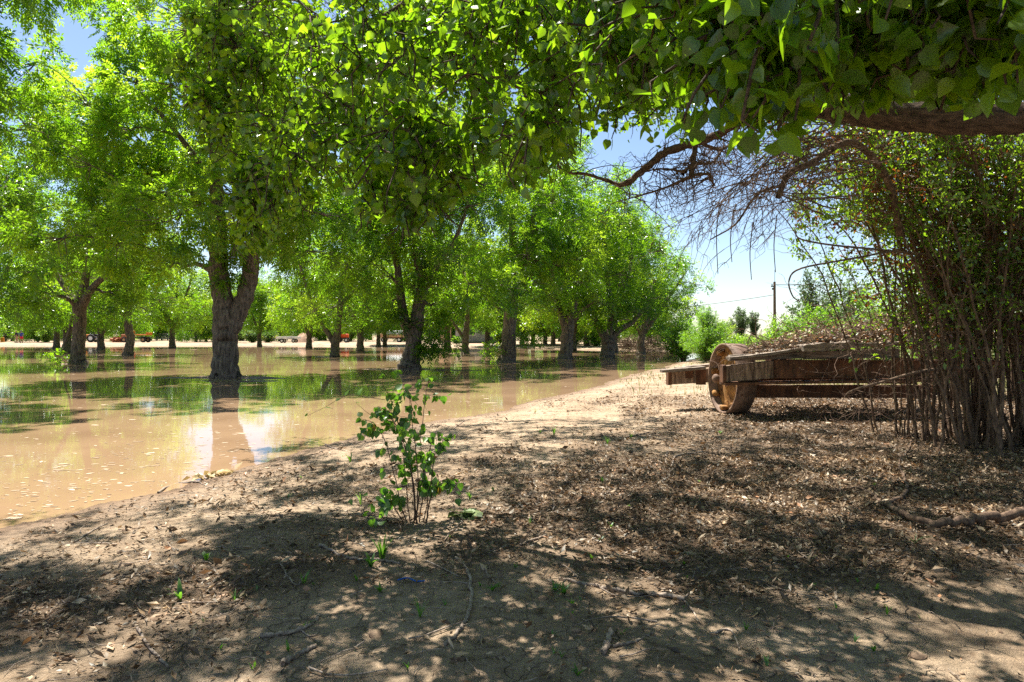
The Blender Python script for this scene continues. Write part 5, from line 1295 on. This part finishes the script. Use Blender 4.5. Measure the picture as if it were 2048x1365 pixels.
# rusty flatbed
t = thing('flatbed_truck', fbase(279, 99), 'rusty orange flatbed truck beside the crooked tree', 'truck')
bx(t, 'bed', MO, ((.2, 0, 1.12), (2.5, 1.6, .16)), ((1.42, 0, 1.32), (.08, 1.6, .3))); bx(t, 'cab', MRB, ((-1.35, 0, 1.05), (.85, 1.5, .75)), ((-1.3, 0, 1.6), (.7, 1.35, .38)))
bx(t, 'hood', MRB, ((-2.05, 0, .95), (.6, 1.2, .5))); bx(t, 'window', MG, ((-1.3, -.69, 1.6), (.45, .03, .26))); bx(t, 'chassis', MD, ((-.2, 0, .75), (3.8, .7, .16)))
for x in (-1.85, .9):
    for s in (-.68, .68): wheel_at(t, x, s, .40, .24, MTAN)
# scrap pile between them
t = fbase(236, 100); b = Buf()
for i in range(26):
    R = rotz(rng.uniform(0, 3))@rotx(rng.normal(0, .4)); x = rng.normal(0, .75)
    b.box((x, rng.normal(0, .5), rng.uniform(.08, .75)*math.exp(-x*x*.8)), (rng.uniform(.3, .9), rng.uniform(.15, .5), rng.uniform(.08, .3)), R)
tag(b.obj('scrap_pile', MRB, loc=t, smooth=False), 'low pile of rusty scrap between tractor and flatbed truck', 'scrap pile')
# bright orange tractor
t = thing('orange_tractor', fbase(687, 97), 'bright red orange tractor with a white canopy at the water edge', 'tractor')
bx(t, 'hood', MR, ((.15, 0, .98), (1.1, .6, .55)), ((.66, 0, .9), (.14, .55, .5))); bx(t, 'fender', MR, ((-.75, -.45, 1.05), (.8, .2, .4)), ((-.75, .45, 1.05), (.8, .2, .4)))
bx(t, 'canopy', MW, ((-.45, 0, 2.05), (1.2, 1.05, .12)))
b = Buf()
for x, y in ((-.95, -.45), (-.95, .45), (0, -.45), (0, .45)): b.tubes(np.array([(x, y, 1.1), (x, y, 2.0)]), [.03, .03], 6)
b.obj('canopy_posts', MD, t)
bx(t, 'chassis', MD, ((-.1, 0, .6), (1.9, .35, .22)), ((-.75, 0, .6), (.2, 1.1, .16)), ((-.5, 0, 1.12), (.4, .42, .1)))
for s in (-.55, .55): wheel_at(t, -.75, s, .56, .3); wheel_at(t, .5, s, .34, .2)
# pale trailers and tan heap
for i, (px, d, w_, lab) in enumerate(((565, 96, 1.5, 'left pale utility trailer on the far bank'), (588, 97, 1.7, 'right pale utility trailer against the tan heap'))):
    t = thing('utility_trailer', fbase(px, d), lab, 'trailer', 'pale trailers on the far bank')
    bx(t, 'bed', MW, ((0, 0, .58), (w_, 1.0, .10)), ((0, -.5, .75), (w_, .06, .24)), ((0, .5, .75), (w_, .06, .24)), ((w_/2, 0, .75), (.06, .95, .24))); bx(t, 'drawbar', MD, ((-w_/2-.35, 0, .5), (.7, .08, .08)))
    for s in (-.6, .6): wheel_at(t, .1, s, .28, .16)
c = fbase(606, 101); b = Buf(); th = np.linspace(0, 2*np.pi, 28, endpoint=False); prof = [(1.5, 0), (1.25, .35), (.9, .8), (.45, 1.15), (.05, 1.3)]
V = np.array([[(r*math.cos(a)*(1+.15*math.sin(3*a+r)), r*math.sin(a), h*(1+.08*math.sin(5*a))) for a in th] for r, h in prof]).reshape(-1, 3)
i = np.arange(4)[:, None]*28; j = np.arange(28)[None]; j2 = (j+1) % 28; b.add(V, np.stack([i+j, i+j2, i+28+j2, i+28+j], -1).reshape(-1, 4))
tag(b.obj('dirt_heap', noisy_mat('tan_dirt', (.3, .18, .11), (.48, .32, .21), (4, 4, 4), .95, .6, .05), loc=c), 'tan heap of dirt behind the pale trailers', 'dirt heap')
# tan and white truck behind the leafy tree
t = thing('canopy_truck', fbase(786, 101), 'tan truck with a white cargo cover beside the leafy pecan', 'truck')
bx(t, 'body', MTAN, ((.2, 0, .95), (2.7, 1.6, .45)), ((-1.4, 0, 1.0), (.7, 1.45, .6))); b = Buf()
th = np.linspace(0, np.pi, 10); A = np.array([(x, .78*math.cos(a), 1.2+.62*math.sin(a)) for x in (-.95, 1.5) for a in th]); b.add(A, [(k, k+1, k+11, k+10) for k in range(9)]); b.add(A[:10], [(0, 1, 8, 9), (1, 2, 7, 8), (2, 3, 6, 7), (3, 4, 5, 6)]); b.add(A[10:], [(9, 8, 1, 0), (8, 7, 2, 1), (7, 6, 3, 2), (6, 5, 4, 3)])
b.obj('cargo_cover', MW, t); bx(t, 'cab', MO, ((-1.35, 0, 1.55), (.6, 1.35, .5))); bx(t, 'window', MG, ((-1.35, -.69, 1.58), (.36, .03, .28))); bx(t, 'chassis', MD, ((0, 0, .62), (3.3, .8, .2)))
for x in (-1.3, 1.0):
    for s in (-.7, .7): wheel_at(t, x, s, .38, .24)
# grey building behind the slim pecan
t = thing('grey_building', fbase(958, 92), 'low grey building half hidden behind the middle trees', 'building')
wm = noisy_mat('grey_stucco', (.22, .23, .23), (.34, .34, .33), (2, 2, 2), .9, .2, .01)
bx(t, 'wall', wm, ((-.4, 1.5, 1.25), (5.6, 3, 2.9))); bx(t, 'roof', noisy_mat('roof_sheet', (.3, .28, .26), (.45, .43, .4), (1, 8, 1), .6, .2, .01), ((-.4, 1.5, 2.79), (6.2, 3.6, .16)), )
bx(t, 'door', paint('dark_door', (.05, .06, .07)), ((1.6, -.02, 1.0), (.95, .06, 2.1))); e = bx(t, 'window', MW, ((-1.0, -.02, 1.45), (1.1, .06, .8))); 
b = Buf(); b.box((-1.0, -.06, 1.45), (.95, .03, .66)); b.obj('pane', MG, e, smooth=False)
t = fbase(890, 91); b = Buf(); b.box((0, 0, .95), (1.6, .22, 2.2), bev=.03); b.box((0, 0, 2.1), (1.75, .32, .1), bev=.02)
tag(b.obj('pink_wall', noisy_mat('pink_stucco', (.45, .27, .20), (.62, .42, .33), (3, 3, 3), .9, .2, .01), loc=t, smooth=False), 'pinkish plastered wall standing left of the grey building', 'wall')
# white roofed house
t = thing('white_roofed_house', fbase(1336, 110), 'small house with a white gabled roof beyond the right trees', 'house')
bx(t, 'wall', paint('tan_wall', (.42, .33, .26), .9), ((0, 2, 1.0), (3.6, 4, 2.3)))
b = Buf(); V = [(-2.2, -.6, 2.1), (2.2, -.6, 2.1), (0, -.6, 3.25), (-2.2, 4.4, 2.1), (2.2, 4.4, 2.1), (0, 4.4, 3.25)]; V2 = [(x, y, z-.14) for x, y, z in V]
b.add(V+V2, [(0, 2, 5, 3), (2, 1, 4, 5), (6, 9, 11, 8), (8, 11, 10, 7), (0, 6, 8, 2), (2, 8, 7, 1), (3, 5, 11, 9), (5, 4, 10, 11), (0, 3, 9, 6), (1, 7, 10, 4)]); b.obj('roof', paint('white_roof', (.8, .8, .78)), t, smooth=False)
b = Buf(); b.add([(-1.75, -.03, 2.1), (1.75, -.03, 2.1), (0, -.03, 3.05)], T=[(0, 1, 2)]); b.obj('gable', paint('brown_gable', (.2, .1, .07), .9), t, smooth=False)
bx(t, 'window', MG, ((.8, -.01, 1.1), (.7, .05, .8)))
# utility pole with wires
c = fbase(1549, 72); t = thing('utility_pole', c, 'wooden utility pole against the pale sky', 'utility pole'); b = Buf()
z1 = CH+(HY-564)/F*72-c[2]; b.tubes(np.array([(0, 0, -.3), (.02, 0, 3), (0, 0, z1)]), [.17, .15, .12], 10, cap=True); b.obj('pole', paint('pole_wood', (.16, .09, .06), .9), t)
b = Buf(); b.tubes(np.array([(.03, 0, z1), (.03, 0, CH+(HY-540)/F*72-c[2])]), [.025, .02], 6); b.obj('mast', MD, t)
bx(t, 'crossarm', MD, ((-.12, 0, z1-.5), (.5, .1, .1)), ((-.26, 0, z1-.35), (.1, .1, .22)), ((-.2, 0, z1-.75), (.12, .12, .2)))
def wire(A, B_, sag, label, r=.03):
    n = 24; u = np.linspace(0, 1, n)[:, None]; P = A+(B_-A)*u-np.array([0, 0, sag])*(4*u*(1-u)); m_ = P.mean(0); b = Buf(); b.tubes(P-m_, np.full(n, r), 5)
    tag(b.obj('power_line', MD, loc=m_), label, 'power line', 'lines on the utility pole')
P0 = at(1549, 590, 72)
wire(P0, at(1250, 624, 92), .25, 'dark wire sagging left from the utility pole'); wire(at(1549, 570, 72), at(1950, 566, 66), .1, 'pale straight wire running right from the pole top', .035)
# pipe rail fence at far left
t = thing('rail_fence', fbase(-30, 104), 'thin pipe rail fence along the far bank at the left', 'fence'); x0 = t.location.x; b = Buf(); pb = Buf()
for z in (.55, .95, 1.35): b.tubes(np.array([(-6, 0, z), (14.5, 0, z)]), [.035, .035], 6)
for i in range(10):
    pb_ = Buf(); x = -6+i*2.25; pb_.tubes(np.array([(x, .06, -.2), (x, .06, 1.5)]), [.05, .05], 6, cap=True); pb_.obj('post', MD, t)
b.obj('rails', MD, t)
# white low fence in the distance behind the crooked tree
t = thing('board_fence', fbase(400, 125), 'long pale board fence far behind the orchard', 'fence')
b = Buf()
for z in (.45, .85, 1.25): b.box((0, 0, z), (40, .05, .2))
b.obj('boards', paint('pale_board', (.5, .47, .42), .8), t, smooth=False)
for i in range(21):
    b = Buf(); b.box((-20+i*2, .09, .7), (.12, .12, 1.6)); b.obj('post', MD, t, smooth=False)

# ---- two people
def person(px, d, h, label, skin, shirt, shorts, hair, pose, rz, shoe=MD):
    c = fbase(px, d); c[2] -= .0
    me = bpy.data.meshes.new('person'); s = h/1.75; L_ = pose['lean']
    def sp(x, y, z): # lean the upper body forward about the hips
        if z > .92: k = (z-.92); y, z = y-k*math.sin(L_), .92+k*math.cos(L_)
        return (x*s, y*s, z*s)
    V = []; E = []; R = []
    def vtx(p, r, par=None):
        V.append(p); R.append(r*s); i = len(V)-1
        if par is not None: E.append((par, i))
        return i
    hip = vtx(sp(0, 0, .95), .13); wa = vtx(sp(0, 0, 1.12), .115, hip); ch = vtx(sp(0, .0, 1.32), .135, wa); nk0 = vtx(sp(0, 0, 1.46), .07, ch); nk = vtx(sp(0, -.01, 1.53), .05, nk0); hd0 = vtx(sp(0, -.015, 1.61), .085, nk); hd = vtx(sp(0, -.01, 1.69), .08, hd0)
    ns = vtx(sp(0, -.10, 1.61), .016, hd0)
    for sg in (-1, 1):
        st = pose['step']*sg
        h_ = vtx(sp(.10*sg, 0, .90), .09, hip); k_ = vtx(sp(.11*sg, -.03+st*.5, .50), .058, h_); a_ = vtx(sp(.11*sg, .02+st, .09), .038, k_); f_ = vtx(sp(.12*sg, -.13+st, .035), .032, a_)
        sh = vtx(sp(.18*sg, 0, 1.42), .055, ch); ar = pose['arm']
        e_ = vtx(sp(.25*sg, -.05-.1*ar, 1.16), .04, sh); w_ = vtx(sp(.23*sg, -.14-.22*ar, .95+.1*ar), .028, e_); p_ = vtx(sp(.22*sg, -.17-.24*ar, .88+.1*ar), .03, w_)
        for k, (dx, ln) in enumerate(((-.03, .065), (-.012, .078), (.006, .074), (.024, .058))):
            q = vtx(sp(.22*sg+dx*.8, -.185-.25*ar, .85+.1*ar), .008, p_); vtx(sp(.22*sg+dx, -.195-.26*ar, .85+.1*ar-ln), .0065, q)
        vtx(sp(.22*sg-.04*sg, -.20-.26*ar, .86+.1*ar), .009, p_)
        ear = vtx(sp(.085*sg, .0, 1.61), .014, hd0)
    me.from_pydata(V, E, []); o = bpy.data.objects.new('person', me); COL.objects.link(o); o.location = c; o.rotation_euler = (0, 0, rz)
    m_ = o.modifiers.new('skin', 'SKIN'); m_.use_smooth_shade = True
    for i, r in enumerate(R): me.skin_vertices[0].data[i].radius = (r, r)
    me.skin_vertices[0].data[0].use_root = True
    ss = o.modifiers.new('sub', 'SUBSURF'); ss.levels = 1; ss.render_levels = 1
    me.materials.append(skin); tag(o, label, 'person', 'people standing on the far bank')
    # clothes follow the body a few millimetres outside it
    b = Buf(); tor = [(0, 0, .93), (0, 0, 1.05), (0, 0, 1.2), (0, 0, 1.34), (0, 0, 1.44), (0, -.005, 1.49)]; P = np.array([sp(*q) for q in tor]); b.tubes(P, np.array([.165, .16, .155, .175, .145, .075])*s, 14)
    for sg in (-1, 1): b.tubes(np.array([sp(.12*sg, 0, 1.41), sp(.19*sg, -.01, 1.40), sp(.255*sg, -.05, 1.2)]), np.array([.09, .078, .062])*s, 10)
    b.obj('shirt', shirt, o)
    b = Buf(); b.tubes(np.array([sp(0, 0, 1.0), sp(0, 0, .93), sp(0, 0, .84)]), np.array([.158, .168, .15])*s, 14)
    for sg in (-1, 1):
        st = pose['step']*sg; b.tubes(np.array([sp(.09*sg, 0, .93), sp(.105*sg, -.01+st*.2, .72), sp(.11*sg, -.025+st*.45, .54)]), np.array([.115, .105, .09])*s, 12)
    b.obj('shorts', shorts, o)
    b = Buf(); q = sp(0, .015, 1.70); b.sphere(q, .105*s, 12, sc=(1, 1.05, .85)); b.obj('hair', hair, o)
    b = Buf()
    for sg in (-1, 1): q = sp(.12*sg, -.05+pose['step']*sg, .04); b.box((q[0], q[1], .05*s), (.10*s, .27*s, .10*s), bev=.03*s)
    b.obj('shoes', shoe, o)
skin = paint('skin', (.45, .26, .18)); 
person(43, 95, 1.72, 'person in a blue shirt and red shorts on the far bank', skin, paint('blue_cloth', (.03, .04, .30), .9), paint('red_cloth', (.55, .03, .05), .9), MD, dict(lean=.45, step=.08, arm=.5), .4)
person(34, 96.5, 1.70, 'fair haired person in dark clothes beside the blue shirted one', skin, paint('black_cloth', (.02, .02, .025), .9), paint('tan_cloth', (.40, .22, .13), .9), paint('fair_hair', (.5, .33, .16), .8), dict(lean=.15, step=.05, arm=.3), -.5)
t = fbase(5, 103); b = Buf(); b.lathe([(.0, .75), (.16, .74), (.22, .6), (.24, .1), (.30, .06), (.30, 0)], (0, 0, 0), (0, 0, 1), 20)
tag(b.obj('marker_drum', MO, loc=t), 'small orange drum by the rail fence at the far left', 'drum')
